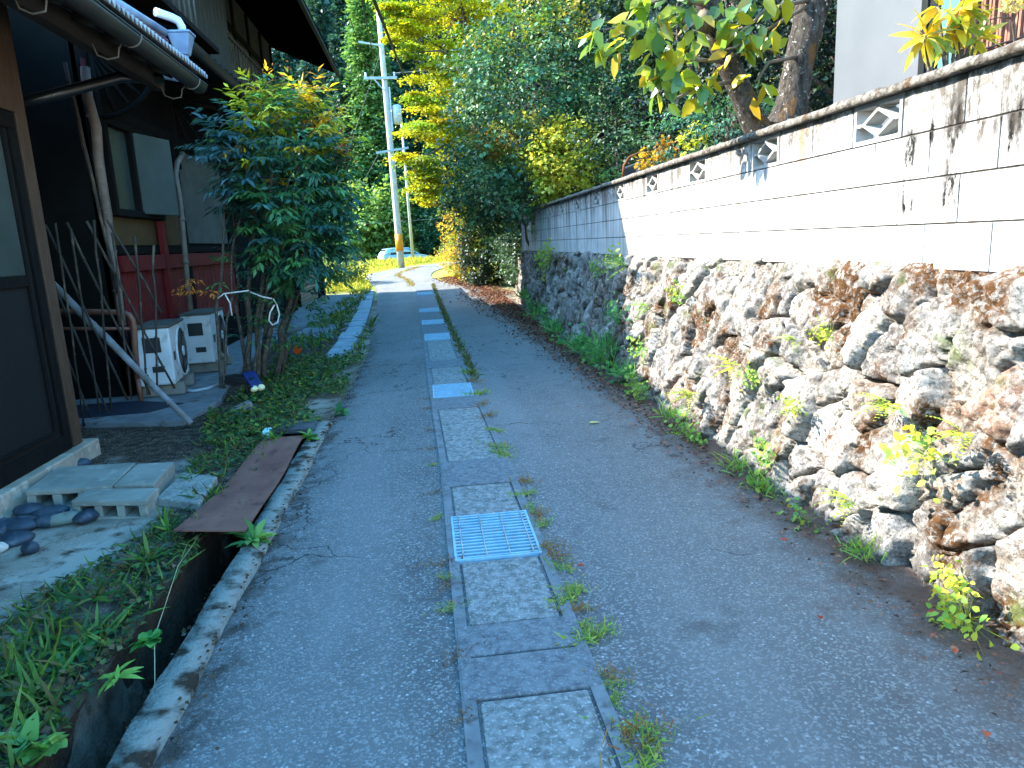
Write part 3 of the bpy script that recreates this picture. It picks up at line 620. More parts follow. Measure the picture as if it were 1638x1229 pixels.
m = MB(); m.bar((-2.3, -2, 3.14), (-2.3, 7.2, 3.12), .09, .14); m.build('eave_beam', mat('beam_wood', '312c27', '25211d', 4, .8, .2, .3, 30, stretch=(8, .8, 8)), wing)
def gutter(name, xa, za, ya, yb, zb, r, m_, parent, k=10):   # an open half-round trough with a rolled lip
    m = MB(); n = 12; vs = []; 
    for u in np.linspace(0, 1, n):
        y, z = ya+(yb-ya)*u, za+(zb-za)*u+.008*math.sin(u*7)
        for q_ in range(k+1):
            a = math.pi+math.pi*q_/k; vs.append((xa+math.cos(a)*r, y, z+math.sin(a)*r))
        for q_ in range(k, -1, -1):
            a = math.pi+math.pi*q_/k; vs.append((xa+math.cos(a)*(r-.006), y, z+math.sin(a)*(r-.006)))
    w = 2*(k+1); m.add(vs, [(i*w+j, i*w+(j+1) % w, (i+1)*w+(j+1) % w, (i+1)*w+j) for i in range(n-1) for j in range(w)]+[tuple(range(w-1, -1, -1))]+[tuple(range((n-1)*w, n*w))])
    m.tube([(xa+r, ya, za+.003), (xa+r, yb, zb+.003)], .007, 6)
    e = [(xa+math.cos(math.pi+math.pi*q_/k)*r*.99, yb-.004, zb+math.sin(math.pi+math.pi*q_/k)*r*.99) for q_ in range(k+1)]; m.add(e, [tuple(range(k+1))])
    return m.build(name, m_, parent, smooth=True)
g1 = gutter('rain_gutter', -1.99, 3.19, -3, 7.35, 3.12, .075, GUT, wing)
def hook(y, z, x, r, parent):
    P = [(x-.30, y, z+.0), (x-.26, y+.005, z-.07), (x-.24, y, z-.13), (x-.17, y-.004, z-.16), (x-.10, y, z-.145), (x-.085, y, z-.08), (x-.06, y, z-.055)]+[(x+math.cos(a)*r*1.07, y, z+math.sin(a)*r*1.07) for a in np.linspace(math.pi*1.2, math.pi*2.02, 8)]
    MB().tube([tuple(map(float, p)) for p in P], .0065, 6).build('gutter_hook', WIRE, parent)
for y in (3.9, 4.75, 5.75, 7.1): hook(y, 3.19-.0068*(y+3), -1.99, .075, g1)
m = MB(); p0 = atY(190, 124, 6.75); p1 = atY(20, 170, 6.2); m.tube([p0+Vector((.25, .3, .05)), p0, p0*.5+p1*.5, p1], .045, 12); m.build('drain_pipe', mat('black_pipe', '14171b', '0f1114', 6, .35, .5, 0), wing, smooth=True)
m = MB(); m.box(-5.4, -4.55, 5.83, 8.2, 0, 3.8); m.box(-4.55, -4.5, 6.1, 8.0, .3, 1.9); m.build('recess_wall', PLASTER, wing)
m = MB(); m.box(-4.499, -4.47, 6.3, 7.9, .9, 1.85); m.build('recess_panel', mat('grey_board', '303433', '272a2a', 3), wing)

# ------------------------------------------------------------------ the two-storey main house
HX = -3.42
RED = mat('red_painted_boards', '6e0f12', '520a0d', 4, .65, .3, .25, 40, stretch=(3, 3, .6), c3='35090b')
OCHRE = mat('ochre_panel', '553d22', '45311b', 3, .85, .2, .15, 40)
GREYP = mat('grey_wall_panel', '5a574e', '48453e', 2.2, .9, .15, .2, 60, c3='575446')
house = thing('two_storey_house', 'dark two-storey timber house with red boarding, fan brackets and deep eaves beyond the low wing', 'house', (HX, 14, 0))
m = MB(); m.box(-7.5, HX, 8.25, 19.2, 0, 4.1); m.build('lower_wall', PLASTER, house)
m = MB(); m.box(-7.6, HX, 10.0, 19.2, 4.1, 6.55); m.build('upper_wall', GREYP, house)
m = MB()
for y in (8.25, 10.75, 13.2, 15.7, 18.3): m.box(HX-.05, HX+.06, y, y+.13, .05, 4.08, .004)
m.box(HX, HX+.05, 8.39, 18.2, 3.12, 3.24); m.box(HX+.0, HX+.045, 8.4, 18.2, 1.62, 1.70)
m.build('lower_posts', DARKWOOD, house)
m = MB(); m.box(HX+.062, HX+.085, 8.2, 8.27, .3, 3.6); m.build('dark_red_post', mat('dark_red_wood', '4b1316', '360d10', 5), house)
m = MB()
for a in ((8.5, 9.98, 2.04, 2.12), (8.5, 9.98, 3.02, 3.10), (8.5, 8.57, 2.121, 3.019), (9.91, 9.98, 2.121, 3.019), (9.16, 9.24, 2.121, 3.019)): m.box(HX+.001, HX+.09, *a, .004)
wf = m.build('window_frame', DARKWOOD, house)
MB().box(HX+.002, HX+.03, 8.571, 9.159, 2.122, 3.018).build('window_pane', GLASSD, wf)
m = MB(); m.obox((HX+.16, 9.62, 2.56), (.02, .0, 0), (.09, .34, 0), (0, 0, .47)); m.build('open_shutter_panel', mat('grey_shutter_panel', '50554f', '434843', 2, .7, .3, .1), wf, bevel=.006)
m = MB(); m.box(HX+.001, HX+.02, 8.42, 9.15, 1.72, 2.03); m.box(HX+.001, HX+.02, 9.18, 9.95, 1.72, 2.03); m.box(HX+.001, HX+.02, 10.15, 10.7, 1.72, 3.0); m.build('ochre_panel', OCHRE, house)
m = MB(); m.box(HX+.046, HX+.10, 8.4, 13.2, 1.42, 1.60, .004); m.box(HX+.046, HX+.11, 9.72, 9.85, .5, 2.02, .004); m.build('red_rail', RED, house)
m = MB()
for k in range(24): m.box(HX+.002, HX+.045, 8.4+.2*k+.008, 8.4+.2*(k+1)-.008, .55, 1.415, .004)
m.build('red_boards', RED, house)
m = MB(); m.box(HX+.001, HX+.02, 10.9, 13.1, 1.75, 3.05); m.build('grey_panel', GREYP, house)
for y in (8.45, 10.85):          # carved fan brackets under the eave
    m = MB(); c = Vector((HX+.07, y, 3.72))
    for k in range(7):
        a = -math.pi/2+k*math.pi/2/6; d = Vector((math.cos(a), 0, math.sin(a))); m.tube([c+d*.06, c+d*.62], [.012, .028], 6)
    arc = [c+Vector((math.cos(a)*.66, 0, math.sin(a)*.66)) for a in np.linspace(-math.pi/2, 0, 12)]; m.tube(arc, .03, 6)
    m.tube([c+Vector((0, 0, -.02)), c+Vector((.0, 0, -.95))], .035, 6); m.tube([c, c+Vector((.66, 0, 0))], .035, 6)
    m.build('fan_bracket', DARKWOOD, house)
m = MB(); P = [atX(*p, -3.2) for p in [(292, 246), (283, 262), (281, 280), (288, 318), (291, 350), (297, 420), (305, 500)]]; m.tube(P, .035, 10); m.tube([P[4]+Vector((0, 0, .01)), P[4]-Vector((0, 0, .03))], .042, 10); m.tube([P[5]+Vector((0, 0, .02)), P[5]-Vector((0, 0, .02))], .042, 10)
m.build('drain_pipe', mat('beige_pipe', '7c7064', '665b50', 7, .6, .35, .1), house, smooth=True)
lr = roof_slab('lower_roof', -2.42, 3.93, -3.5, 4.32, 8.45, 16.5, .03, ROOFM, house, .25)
m = MB(); m.add([(-2.45, 8.46, 3.86), (-3.42, 8.46, 4.0), (-3.42, 16.4, 4.0), (-2.45, 16.4, 3.86), (-2.45, 8.46, 3.84), (-3.42, 8.46, 3.98), (-3.42, 16.4, 3.98), (-2.45, 16.4, 3.84)], [(0, 3, 2, 1), (4, 5, 6, 7), (0, 4, 7, 3), (0, 1, 5, 4)]); m.build('lower_soffit', DARKWOOD, house)
g2 = gutter('rain_gutter', -2.40, 3.84, 8.38, 16.3, 3.74, .07, GUT, house)
BLUEP = mat('blue_grey_pipe', '7f93ad', '66799a', 8, .32, .5, .05, 30)
hd = Vector((-2.36, 8.28, 3.74))
m = MB(); m.hexa([hd+Vector(p) for p in ((-.06, -.05, -.12), (.06, -.05, -.12), (.06, .05, -.12), (-.06, .05, -.12), (-.11, -.1, .08), (.11, -.1, .08), (.11, .1, .08), (-.11, .1, .08))]); m.box(hd.x-.12, hd.x+.12, hd.y-.11, hd.y+.11, hd.z+.081, hd.z+.105)
m.tube([hd+Vector((0, 0, -.12)), hd+Vector((0, 0, -.21))], .05, 12); m.tube([hd+Vector((0, 0, -.19)), hd+Vector((0, 0, -.235))], .06, 12)
m.tube([hd+Vector((0, 0, -.22)), hd+Vector((0, -.01, -.28)), hd+Vector((-.02, -.05, -.33)), hd+Vector((-.06, -.12, -.355)), hd+Vector((-.2, -.5, -.38))], .048, 12)
m.build('rain_head', BLUEP, house, smooth=False, bevel=.008)
m = MB(); m.tube([hd+Vector((.02, 0, .08)), hd+Vector((.02, 0, .16)), hd+Vector((0, -.03, .21)), hd+Vector((-.05, -.07, .23)), hd+Vector((-.16, -.2, .245))], .042, 12); m.build('white_elbow_pipe', mat('white_pipe', 'dfe3e6', 'c9ced2', 8, .4, .5, 0), house, smooth=True)
pA, pB = atY(172, -4, 7.2), atY(262, 52, 8.1); dn = Vector((0, 0, -.085))
m = MB(); m.tube([pA, pB], .045, 10); m.build('blue_pipe', BLUEP, house, smooth=True)
m = MB(); m.tube([pA+dn, pB+dn], .04, 10); m.build('red_pipe', mat('dark_red_pipe', '86263a', '6a1d30', 6, .35, .5, 0), house, smooth=True)
# upper storey: shutter box, balcony bars, windows with rail, timbers, deep eave
BOXW = mat('grey_shutter_box', '3a3934', '2c2b28', 4, .85, .2, .3, 40, stretch=(6, 6, .7), c3='4a4734')
m = MB(); m.box(-3.419, -2.95, 10.9, 12.9, 4.36, 6.0); m.build('shutter_box', BOXW, house)
m = MB()
for k in range(9): m.box(-2.949, -2.93, 10.92+.22*k, 11.12+.22*k, 4.36, 6.0, .004)
m.build('box_boards', BOXW, house)
m = MB()
for k in range(11): m.tube([(-2.78, 8.3+.22*k, 4.35), (-2.78, 8.3+.22*k, 5.2)], .014, 6)
m.tube([(-2.78, 8.2, 5.2), (-2.78, 10.75, 5.2)], .022, 6); m.tube([(-2.78, 8.2, 4.42), (-2.78, 10.75, 4.42)], .022, 6); m.tube([(-2.78, 8.2, 4.36), (-3.42, 8.95, 4.36)], .02, 6)
m.build('balcony_bars', mat('grey_bars', '4a4741', '393631', 8, .6, .4, 0), house)
m = MB(); m.box(-3.419, -2.6, 8.2, 10.8, 4.26, 4.33); m.build('balcony_floor', DARKWOOD, house)
m = MB()
for k in range(18): m.bar((-3.12, 13.0+.2*k, 4.45), (-3.12, 13.0+.2*k, 5.25), .025, .025)
m.bar((-3.12, 12.95, 5.28), (-3.12, 16.6, 5.28), .05, .06); m.bar((-3.12, 12.95, 4.42), (-3.12, 16.6, 4.42), .05, .06); m.build('window_railing', mat('railing_wood', '4a463f', '36332d', 6), house)
m = MB()
for y in (10.0, 12.95, 14.2, 15.4, 16.65, 17.9, 19.05): m.box(HX+.001, HX+.04, y, y+.12, 4.3, 6.5)
m.box(HX+.041, HX+.06, 9.93, 19.04, 5.75, 5.86); m.build('upper_timbers', DARKWOOD, house)
for y in (13.1, 14.35, 15.55):
    MB().box(HX+.002, HX+.02, y, y+1.03, 4.6, 5.72).build('upper_window', mat('pale_screen', '6a685a', '58574b', 3, .5, .4, 0), house)
er = roof_slab('upper_roof', -1.85, 6.02, -5.6, 7.6, 9.95, 19.6, .10, ROOFM, house)
m = MB(); m.box(-1.90, -1.83, 9.95, 19.6, 5.85, 5.915); m.build('fascia', mat('fascia_wood', '1e1c19', '151311', 6), house)
m = MB(); m.add([(-5.6, 9.95, 7.6), (-8.8, 9.95, 6.3), (-8.8, 19.6, 6.3), (-5.6, 19.6, 7.6), (-5.6, 9.95, 7.5), (-8.8, 9.95, 6.2), (-8.8, 19.6, 6.2), (-5.6, 19.6, 7.5)], [(0, 3, 2, 1), (4, 5, 6, 7), (0, 1, 5, 4), (3, 7, 6, 2)]); m.build('rear_roof', ROOFM, house)
m = MB(); m.box(-13, -7.61, -6, 22.4, 0, 7.4); m.build('unseen_shade_wall', GREYP, house)  # out-of-view wall added to keep the sun off the lane
m = MB(); m.add([(-6.5, -6.6, 6.95), (-10.3, -6.6, 8.9), (-10.3, 10.6, 8.9), (-6.5, 10.6, 6.95), (-13.6, -6.6, 6.9), (-13.6, 10.6, 6.9)], [(0, 3, 2, 1), (1, 2, 5, 4), (0, 1, 4), (3, 5, 2)]); m.build('unseen_shade_roof', ROOFM, house)  # out-of-view roof added and shaped to close sun gaps over the lane
# shuttered store at the far end of the house
m = MB(); m.box(-6.5, -3.55, 19.3, 25.0, 0, 3.4)
shed = thing('shuttered_store', 'small store with a grey ribbed roller shutter at the far end of the house', 'store', (-3.55, 22, 0)); m.build('wall', PLASTER, shed)
m = MB()
for k in range(22): m.box(-3.545, -3.525+.006*(k % 2), 20.2, 23.6, .06+.1*k, .06+.1*(k+1)-.012, .004)
m.build('roller_shutter', mat('grey_beige_shutter', '8f897d', '777166', 3, .6, .4, .1), shed)
m = MB(); m.box(-3.545, -3.48, 20.05, 20.19, .05, 2.4); m.box(-3.545, -3.48, 23.61, 23.75, .05, 2.4); m.box(-3.545, -3.46, 24.6, 24.95, .05, 3.2); m.build('door_posts', DARKWOOD, shed)
roof_slab('roof', -2.9, 3.35, -6.6, 4.2, 19.25, 25.4, .06, ROOFM, shed)

# ------------------------------------------------------------------ things in the yard
BAMB = mat('old_bamboo', '3c342d', '2a241f', 7, .75, .25, .2, 40, stretch=(1, 1, .3), c3='6a5a48')
BAMBP = mat('pale_bamboo', '6c6058', '554a42', 6, .7, .3, .2, 40, c3='7d6c5c')
lat = MB()
def rod(mb, a, b, r=.012, seed=0):
    q = np.random.default_rng(seed); P = [a.lerp(b, u)+Vector((q.normal()*.004, q.normal()*.004, 0)) for u in np.linspace(0, 1, 7)]
    mb.tube(P, [r*(1.05-.25*u) for u in np.linspace(0, 1, 7)], 6)
    for u in (.2, .42, .63, .83):
        c = a.lerp(b, u); d = (b-a).normalized(); mb.tube([c-d*.006, c+d*.006], r*1.25, 6)
LT = thing('bamboo_lattice', 'old dark bamboo lattice of crossed rods leaning beside the house wall', 'lattice', (-2.9, 6.9, 0))
m = MB()
for k, (a, b) in enumerate([((88, 357), (136, 682)), ((66, 390), (112, 676)), ((150, 352), (178, 655)), ((112, 365), (160, 662)), ((180, 372), (210, 640)), ((216, 378), (236, 632)), ((245, 392), (252, 622))]): rod(m, atY(*a, 6.90), atY(*b, 6.95), .011, k)
m.build('upright_rods', BAMB, LT, smooth=True); m = MB()
for k, (a, b) in enumerate([((72, 360), (205, 640)), ((106, 356), (242, 632)), ((140, 354), (278, 622)), ((64, 400), (172, 660)), ((60, 455), (145, 668)), ((172, 352), (258, 500))]): rod(m, atY(*a, 6.93), atY(*b, 6.98), .012, 20+k)
m.build('slanting_rods', BAMB, LT, smooth=True)
def pole(name, a, b, r, label, cat, m_, seed, wob=.012):
    q = np.random.default_rng(seed); m = MB(); us_ = np.linspace(0, 1, 10); P = [a.lerp(b, u)+Vector((q.normal()*wob, q.normal()*wob, 0)) for u in us_]; m.tube(P, [r*(1+.12*math.sin(u*5)) for u in us_], 10)
    for u in (.18, .36, .53, .7, .86): c = a.lerp(b, u); d = (b-a).normalized(); m.tube([c-d*.008, c+d*.008], r*1.12, 10)
    return tag(m.build(name, m_, None, smooth=True), label, cat)
pole('bamboo_pole', atY(103, 100, 7.5), atY(190, 470, 7.5), .017, 'thin straight grey pole leaning against the dark wall left of the thick pole', 'pole', BAMB, 1, .006)
pole('bamboo_pole', atY(136, 108, 7.6), atY(196, 520, 7.6), .042, 'thick pale bamboo pole standing against the house left of the window', 'pole', BAMBP, 2, .01)
pole('wooden_pole', atY(62, 432, 7.2), Vector((-2.27, 6.70, .03)), .032, 'grey weathered pole lying slantwise, its lower end on the bare ground', 'pole', mat('silvery_wood', '7b7c80', '5a5650', 5, .8, .25, .3, 40), 3, .004)
m = MB(); m.bar(atY(88, 600, 6.15), atY(124, 700, 6.1)+Vector((0, 0, -.02)), .05, .03); tag(m.build('wooden_stick', mat('mossy_stick', '6c6a58', '4c4a3c', 12, .9, .2, .6, 40)), 'short mossy grey stick leaning by the end of the concrete footing', 'stick')
COP = mat('brown_pipe', '7d5240', '653f30', 8, .5, .4, .1)
m = MB(); y = 7.9; P = [atY(*p, y) for p in [(40, 498), (195, 500), (206, 504), (212, 512), (214, 524), (216, 560), (220, 605)]]; m.tube(P, .032, 10); m.tube([atY(45, 526, y), atY(210, 526, y)], .018, 8); m.tube([P[-1], Vector((P[-1].x, y, .05))], .026, 8)
tag(m.build('handrail', COP, None, smooth=True), 'brownish pink bent pipe handrail behind the bamboo lattice', 'handrail')
AC = mat('off_white_paint', 'c6cacb', 'adb2b5', 3, .5, .4, .08, 30, c3='857f70'); ACD = mat('fan_grille', '4d4f50', '3a3c3d', 6, .6, .4, 0); ACK = mat('dark_label', '252728', '1d1f20', 6, .5, .4, 0)
def aircon(loc, rz, label, L=.86, D=.36, Hh=.68):
    T = thing('air_conditioner_unit', label, 'air conditioner', loc, 'outdoor air conditioner units by the house'); T.rotation_euler = (0, 0, 0)
    c0 = Vector(loc); ca_, sa_ = math.cos(rz), math.sin(rz)
    def w(x, y, z): return (c0.x+x*ca_-y*sa_, c0.y+x*sa_+y*ca_, c0.z+z)
    def bx(m, x0, x1, y0, y1, z0, z1): return m.hexa([w(x0, y0, z0), w(x1, y0, z0), w(x1, y1, z0), w(x0, y1, z0), w(x0, y0, z1), w(x1, y0, z1), w(x1, y1, z1), w(x0, y1, z1)])
    # local x points to the lane (fan side), local y along the house
    m = MB(); bx(m, -D/2, D/2, -L/2, L/2, .06, Hh); m.build('casing', AC, T, bevel=.018)
    m = MB(); bx(m, -D/2-.006, D/2+.008, -L/2-.006, L/2+.006, Hh+.001, Hh+.03); m.build('lid', mat('dirty_lid', '5b5850', '45423c', 6, .8, .3, .2), T, bevel=.008)
    m = MB(); cy, cz, r = L*.12, Hh*.53, Hh*.41; X = D/2
    ring = [w(X+.006, cy+math.cos(a)*r, cz+math.sin(a)*r) for a in np.linspace(0, 2*math.pi, 33)]; m.tube(ring, .012, 6, False)
    fr = m.build('fan_ring', AC, T, smooth=True)
    m = MB(); m.add([w(X+.003, cy+math.cos(a)*r, cz+math.sin(a)*r) for a in np.linspace(0, 2*math.pi, 32, endpoint=False)], [tuple(range(32))]); m.build('fan_opening', mat('fan_dark', '1b1d1e', '141516', 5, .7, .2, 0), T)
    m = MB()
    for k in range(4):
        a = k*math.pi/2+.5; vs = [w(X+.006, cy+math.cos(a+d)*rr, cz+math.sin(a+d)*rr) for rr, d in ((r*.22, -.3), (r*.9, -.42), (r*.9, .38), (r*.22, .5))]; m.add(vs, [(0, 1, 2, 3)])
    m.build('fan_blades', mat('fan_blade', '6c6a66', '55534f', 6, .6, .3, 0), T)
    m = MB()
    for k in range(1, 7):
        rr = r*k/7; m.tube([w(X+.016, cy+math.cos(a)*rr, cz+math.sin(a)*rr) for a in np.linspace(0, 2*math.pi, 25)], .0025, 4, False)
    for k in range(8): a = k*math.pi/4; m.tube([w(X+.016, cy, cz), w(X+.016, cy+math.cos(a)*r, cz+math.sin(a)*r)], .003, 4)
    m.build('fan_grille', ACD, T); m = MB(); m.tube([w(X+.010, cy, cz), w(X+.026, cy, cz)], r*.2, 16); m.build('fan_hub', AC, T)
    m = MB(); bx(m, X+.001, X+.004, -L*.42, -L*.31, Hh*.46, Hh*.60); m.build('label_plate', ACK, T); m = MB(); bx(m, -D*.28, D*.22, -L/2-.004, -L/2-.001, Hh*.62, Hh*.86); m.build('terminal_cover', ACK, T); m = MB(); bx(m, -D*.1, D*.25, -L/2-.004, -L/2-.001, Hh*.30, Hh*.40); m.build('valve_cover', ACK, T)
    for ya, yb in ((-L*.38, -L*.24), (L*.24, L*.38)): m = MB(); bx(m, -D/2-.02, D/2+.06, ya, yb, -.075, .058); m.build('foot_block', mat('foot_block_concrete', '7d7a72', '5e5b55', 6), T, bevel=.01)
    return T
aircon((-3.05, 8.42, .13), R(8), 'nearer white air conditioner outdoor unit with round fan grille on small blocks')
aircon((-3.02, 9.92, .13), R(4), 'farther white air conditioner outdoor unit half hidden behind the bush stems')
m = MB(); P = [Vector((-2.83, 8.28, .066)), Vector((-2.70, 8.2, .066)), Vector((-2.58, 8.3, .066)), Vector((-2.52, 8.5, .066))]; m.tube(P, .018, 8); tag(m.build('drain_hose', mat('pale_hose', '9aa5ad', '87919a', 8, .5, .4, 0), None, smooth=True), 'pale drain hose on the concrete path below the nearer air conditioner', 'hose')
# stepping blocks: flat hollow blocks, their cores showing on the near side
def hollow(c, ax, ay, L, D, H, label):
    c, ax, ay = Vector(c), Vector(ax).normalized(), Vector(ay).normalized(); m = MB(); nb = 3; w = L*.19
    def bx(x0, x1, y0, y1, z0, z1):
        f = lambda x, y, z: c+ax*x+ay*y+Vector((0, 0, z)); m.hexa([f(x0, y0, z0), f(x1, y0, z0), f(x1, y1, z0), f(x0, y1, z0), f(x0, y0, z1), f(x1, y0, z1), f(x1, y1, z1), f(x0, y1, z1)])
    t_ = .036; bx(0, L, 0, D, H-t_, H); bx(0, L, 0, D, 0, t_); gap = (L-nb*w)/(nb+1)
    for k in range(nb+1): x = k*(w+gap); bx(x, x+gap, 0, D, t_, H-t_)
    o = m.build('concrete_block', mat('step_block_concrete', '8f8e84', '77766d', 4, .9, .2, .35, 90, c3='a09e92'), bevel=.006); tag(o, label, 'concrete block', 'hollow concrete blocks laid as a step'); return o
bl = lambda px, py: atZ(px, py, .12)
def flat(p, q_): v = q_-p; v.z = 0; return v
a, b, d = bl(40, 787), bl(178, 779), bl(93, 748); hollow((a.x, a.y, -.025), flat(a, b), flat(a, d), flat(a, b).length, flat(a, d).length, .15, 'largest hollow block of the step, against the house footing')
a, b, d = bl(182, 777), bl(246, 774), bl(220, 742); hollow((a.x, a.y, -.025), flat(a, b), flat(a, d), flat(a, b).length, flat(a, d).length, .147, 'hollow block of the step farthest from the camera, next to the weeds')
a, b, d = bl(113, 800), bl(232, 799), bl(140, 780); hollow((a.x, a.y, -.03), flat(a, b), flat(a, d), flat(a, b).length, flat(a, d).length, .143, 'front hollow block of the step, nearest the camera, two dark cores showing')
pv = [atZ(*p, .06) for p in [(250, 797), (318, 806), (348, 763), (293, 756)]]
tag(MB().prism([(p.x, p.y) for p in pv], .0, .065).build('paving_slab', mat('pitted_paver', '93958f', '6d6f69', 14, .92, .2, .9, 60, bd=.012, c3='aeb0aa'), bevel=.012), 'pitted grey paving slab in the weeds beside the stepping blocks', 'paving slab')
PEB = mat('dark_blue_stone', '34414e', '242f3a', 6, .55, .4, .15, 50, c3='525a62'); PEBG = mat('grey_green_stone', '727a70', '5f675f', 6, .6, .35, .15, 50)
labs = {'grey': 'grey green oval river stone among the dark ones in front of the step'}
for k, (px, py, w, h, rot, mm) in enumerate([(45, 815, .14, .09, .2, PEB), (82, 818, .17, .08, .3, PEB), (30, 838, .20, .12, .1, PEB), (78, 832, .12, .08, .2, PEB), (103, 829, .15, .07, .35, PEBG), (138, 825, .12, .09, .3, PEB), (22, 862, .15, .10, .4, PEB), (2, 842, .12, .1, 0, PEB), (128, 741, .11, .07, .1, PEB), (48, 876, .07, .05, .2, PEB)]):
    p = atZ(px, py, .03); o = MB().rock((p.x, p.y, .025), w*.70, h*.8, .04, 50+k, 14, rot).build('river_stone', mm, None, smooth=True)
    tag(o, 'grey green oval river stone among the dark ones in front of the step' if mm is PEBG else ('single dark river stone behind the step blocks by the footing' if k == 8 else 'small half buried dark stone in front of the river stone heap' if k == 9 else 'smooth dark blue river stone in the heap by the house footing'), 'river stone', 'river stones beside the step')
p = atZ(10, 872, .03); tag(MB().rock((p.x-.02, p.y-.03, .03), .045, .03, .03, 5).build('pebble', mat('white_pebble', 'c9c4bb', 'b2aca2', 9), None, True), 'small whitish pebble below the dark river stones', 'pebble')
p = atZ(388, 658, .02); m = MB(); m.obox((p.x, p.y, .05), (.085, .035, .03), (-.03, .06, 0), (-.01, 0, .035)); tag(m.build('concrete_fragment', mat('frag', '807b76', '66615c', 8), bevel=.008), 'broken concrete fragment on the soil in front of the bush', 'rubble piece')
# solar lamp standing at the foot of the bush
p = atZ(398, 640, 0); sl_ = thing('solar_lamp', 'black garden lamp with blue solar panel and two cream lamp heads under the bush', 'lamp', (p.x, p.y, 0))
m = MB(); c = Vector((p.x, p.y, .17)); m.obox(c+Vector((-.06, .02, .06)), (.13, -.02, -.02), (.02, .07, 0), (.02, 0, .035)); m.tube([c+Vector((-.02, .03, .03)), Vector((p.x, p.y+.04, -.02))], .022, 8); m.obox(c+Vector((-.17, .05, .05)), (.05, 0, -.01), (.0, .05, 0), (0, 0, .05))
m.build('housing', mat('black_plastic', '16171a', '101113', 6, .45, .4, 0), sl_, bevel=.01)
m = MB(); m.obox(c+Vector((.075, -.02, .055)), (.05, -.05, -.075), (.045, .055, -.005), (.006, .004, .008)); m.build('solar_panel', mat('navy_panel', '13225c', '0e1a48', 6, .25, .5, 0), sl_, bevel=.004)
m = MB()
for dx, dy in ((.075, -.075), (.135, -.02)): m.rock((c.x+dx+.02, c.y+dy-.02, c.z-.035), .038, .036, .034, 3, 14)
for k, (dx, dy) in enumerate(((.075, -.075), (.135, -.02))): MB().rock((c.x+dx+.02, c.y+dy-.02, c.z-.035), .038, .036, .034, 3, 14).build('lamp_head', mat('cream_plastic', 'e6dcae', 'd6cb9a', 6, .4, .4, 0), sl_, True)

# ------------------------------------------------------------------ poles, wires, car and rail far down the lane
PC = mat('pole_concrete', 'b4b2ab', '9a9891', 3, .85, .2, .15, 30)
pb = Vector((-1.27, 38, float(gz(38)))); ptop = Vector((-1.42, 38, 12.9))
up = thing('utility_pole', 'tall grey concrete utility pole with crossarms, transformer and an orange band', 'utility pole', tuple(pb))
m = MB(); m.tube([pb.lerp(ptop, u)-Vector((0, 0, .3*(u == 0))) for u in np.linspace(0, 1, 8)], [.185-.07*u for u in np.linspace(0, 1, 8)], 16); m.build('shaft', PC, up, smooth=True)
def pax(z): return pb.lerp(ptop, (z-pb.z)/(ptop.z-pb.z))
m = MB(); m.tube([pax(1.33), pax(2.2)], [.2-.075*.06+.006, .2-.075*.13+.006], 16); m.build('orange_band', mat('orange_band', 'd88a1e', 'c47a18', 8, .5, .3, 0), up, smooth=True)
STL = mat('pole_steel', '9aa6ab', '7f8b90', 6, .5, .5, .05, metal=.3)
m = MB(); m.bar(pax(9.8)+Vector((-1.0, -.18, 0)), pax(9.8)+Vector((.62, -.18, 0)), .10, .12); m.bar(pax(9.2)+Vector((-.05, -.2, 0)), pax(9.75)+Vector((-.5, -.2, 0)), .05, .05); m.build('crossarm', STL, up)
m = MB(); m.bar(pax(6.3)+Vector((-.75, -.2, -.05)), pax(6.3)+Vector((.9, -.2, .15)), .08, .10); m.bar(pax(5.5)+Vector((.0, -.2, 0)), pax(6.3)+Vector((.6, -.2, .1)), .05, .05); m.build('crossarm', STL, up)
m = MB(); m.bar(pax(11.4)+Vector((-1.1, -.1, .1)), pax(11.4)+Vector((.1, -.1, -.1)), .08, .08); m.build('crossarm', STL, up)
m = MB(); c = pax(8.1)+Vector((.48, 0, 0)); m.tube([c+Vector((0, 0, -.45)), c+Vector((0, 0, .40)), c+Vector((0, 0, .46))], [.22, .22, .12], 16); m.bar(c+Vector((-.3, 0, -.8)), c+Vector((-.3, 0, 1.3)), .08, .08); m.build('transformer', mat('pale_grey_paint', 'a9b5b8', '97a3a6', 6, .45, .4, 0), up)
for dx in (-.9, .5):
    c = pax(9.86)+Vector((dx, -.18, 0)); MB().tube([c, c+Vector((0, 0, .08)), c+Vector((0, 0, .09)), c+Vector((0, 0, .2))], [.03, .06, .035, .05], 10).build('insulator', mat('white_porcelain', 'd8dcdc', 'c8cccc', 6, .3, .5, 0), up, True)
p0 = Vector((-.83, 50, float(gz(50)))); m = MB(); m.tube([p0-Vector((0, 0, .2)), p0+Vector((-.1, 0, 9.5))], [.11, .07], 12); tag(m.build('thin_pole', PC, None, True), 'slim grey pole in the meadow to the right of the utility pole', 'pole')
BLK = mat('cable_black', '1a1b1d', '141517', 5, .6, .3, 0); GRY = mat('cable_grey', '596066', '4a5056', 5, .6, .3, 0)
def cable(a, b, r, sag, label, m_=BLK):
    m = MB(); P = [a.lerp(b, u)-Vector((0, 0, sag*4*u*(1-u))) for u in np.linspace(0, 1, 25)]; m.tube(P, r, 6); tag(m.build('overhead_cable', m_, None, True), label, 'cable', 'overhead cables')
cable(atY(590, -20, 10), atY(652, 135, 34), .028, .0, 'thick black overhead cable slanting down in front of the yellow maple')
cable(atY(575, -20, 12), pax(9.9)+Vector((-.3, -.2, .15)), .012, .15, 'thin dark cable running to the crossarm from upper left')
cable(atY(560, 30, 16), pax(9.9)+Vector((-.6, -.2, .15)), .010, .2, 'lower thin cable reaching the left half of the crossarm')
cable(pax(11.2), pb+Vector((-5.2, 6, 1.0)), .014, .0, 'steel guy wire slanting down left from the pole top', GRY)
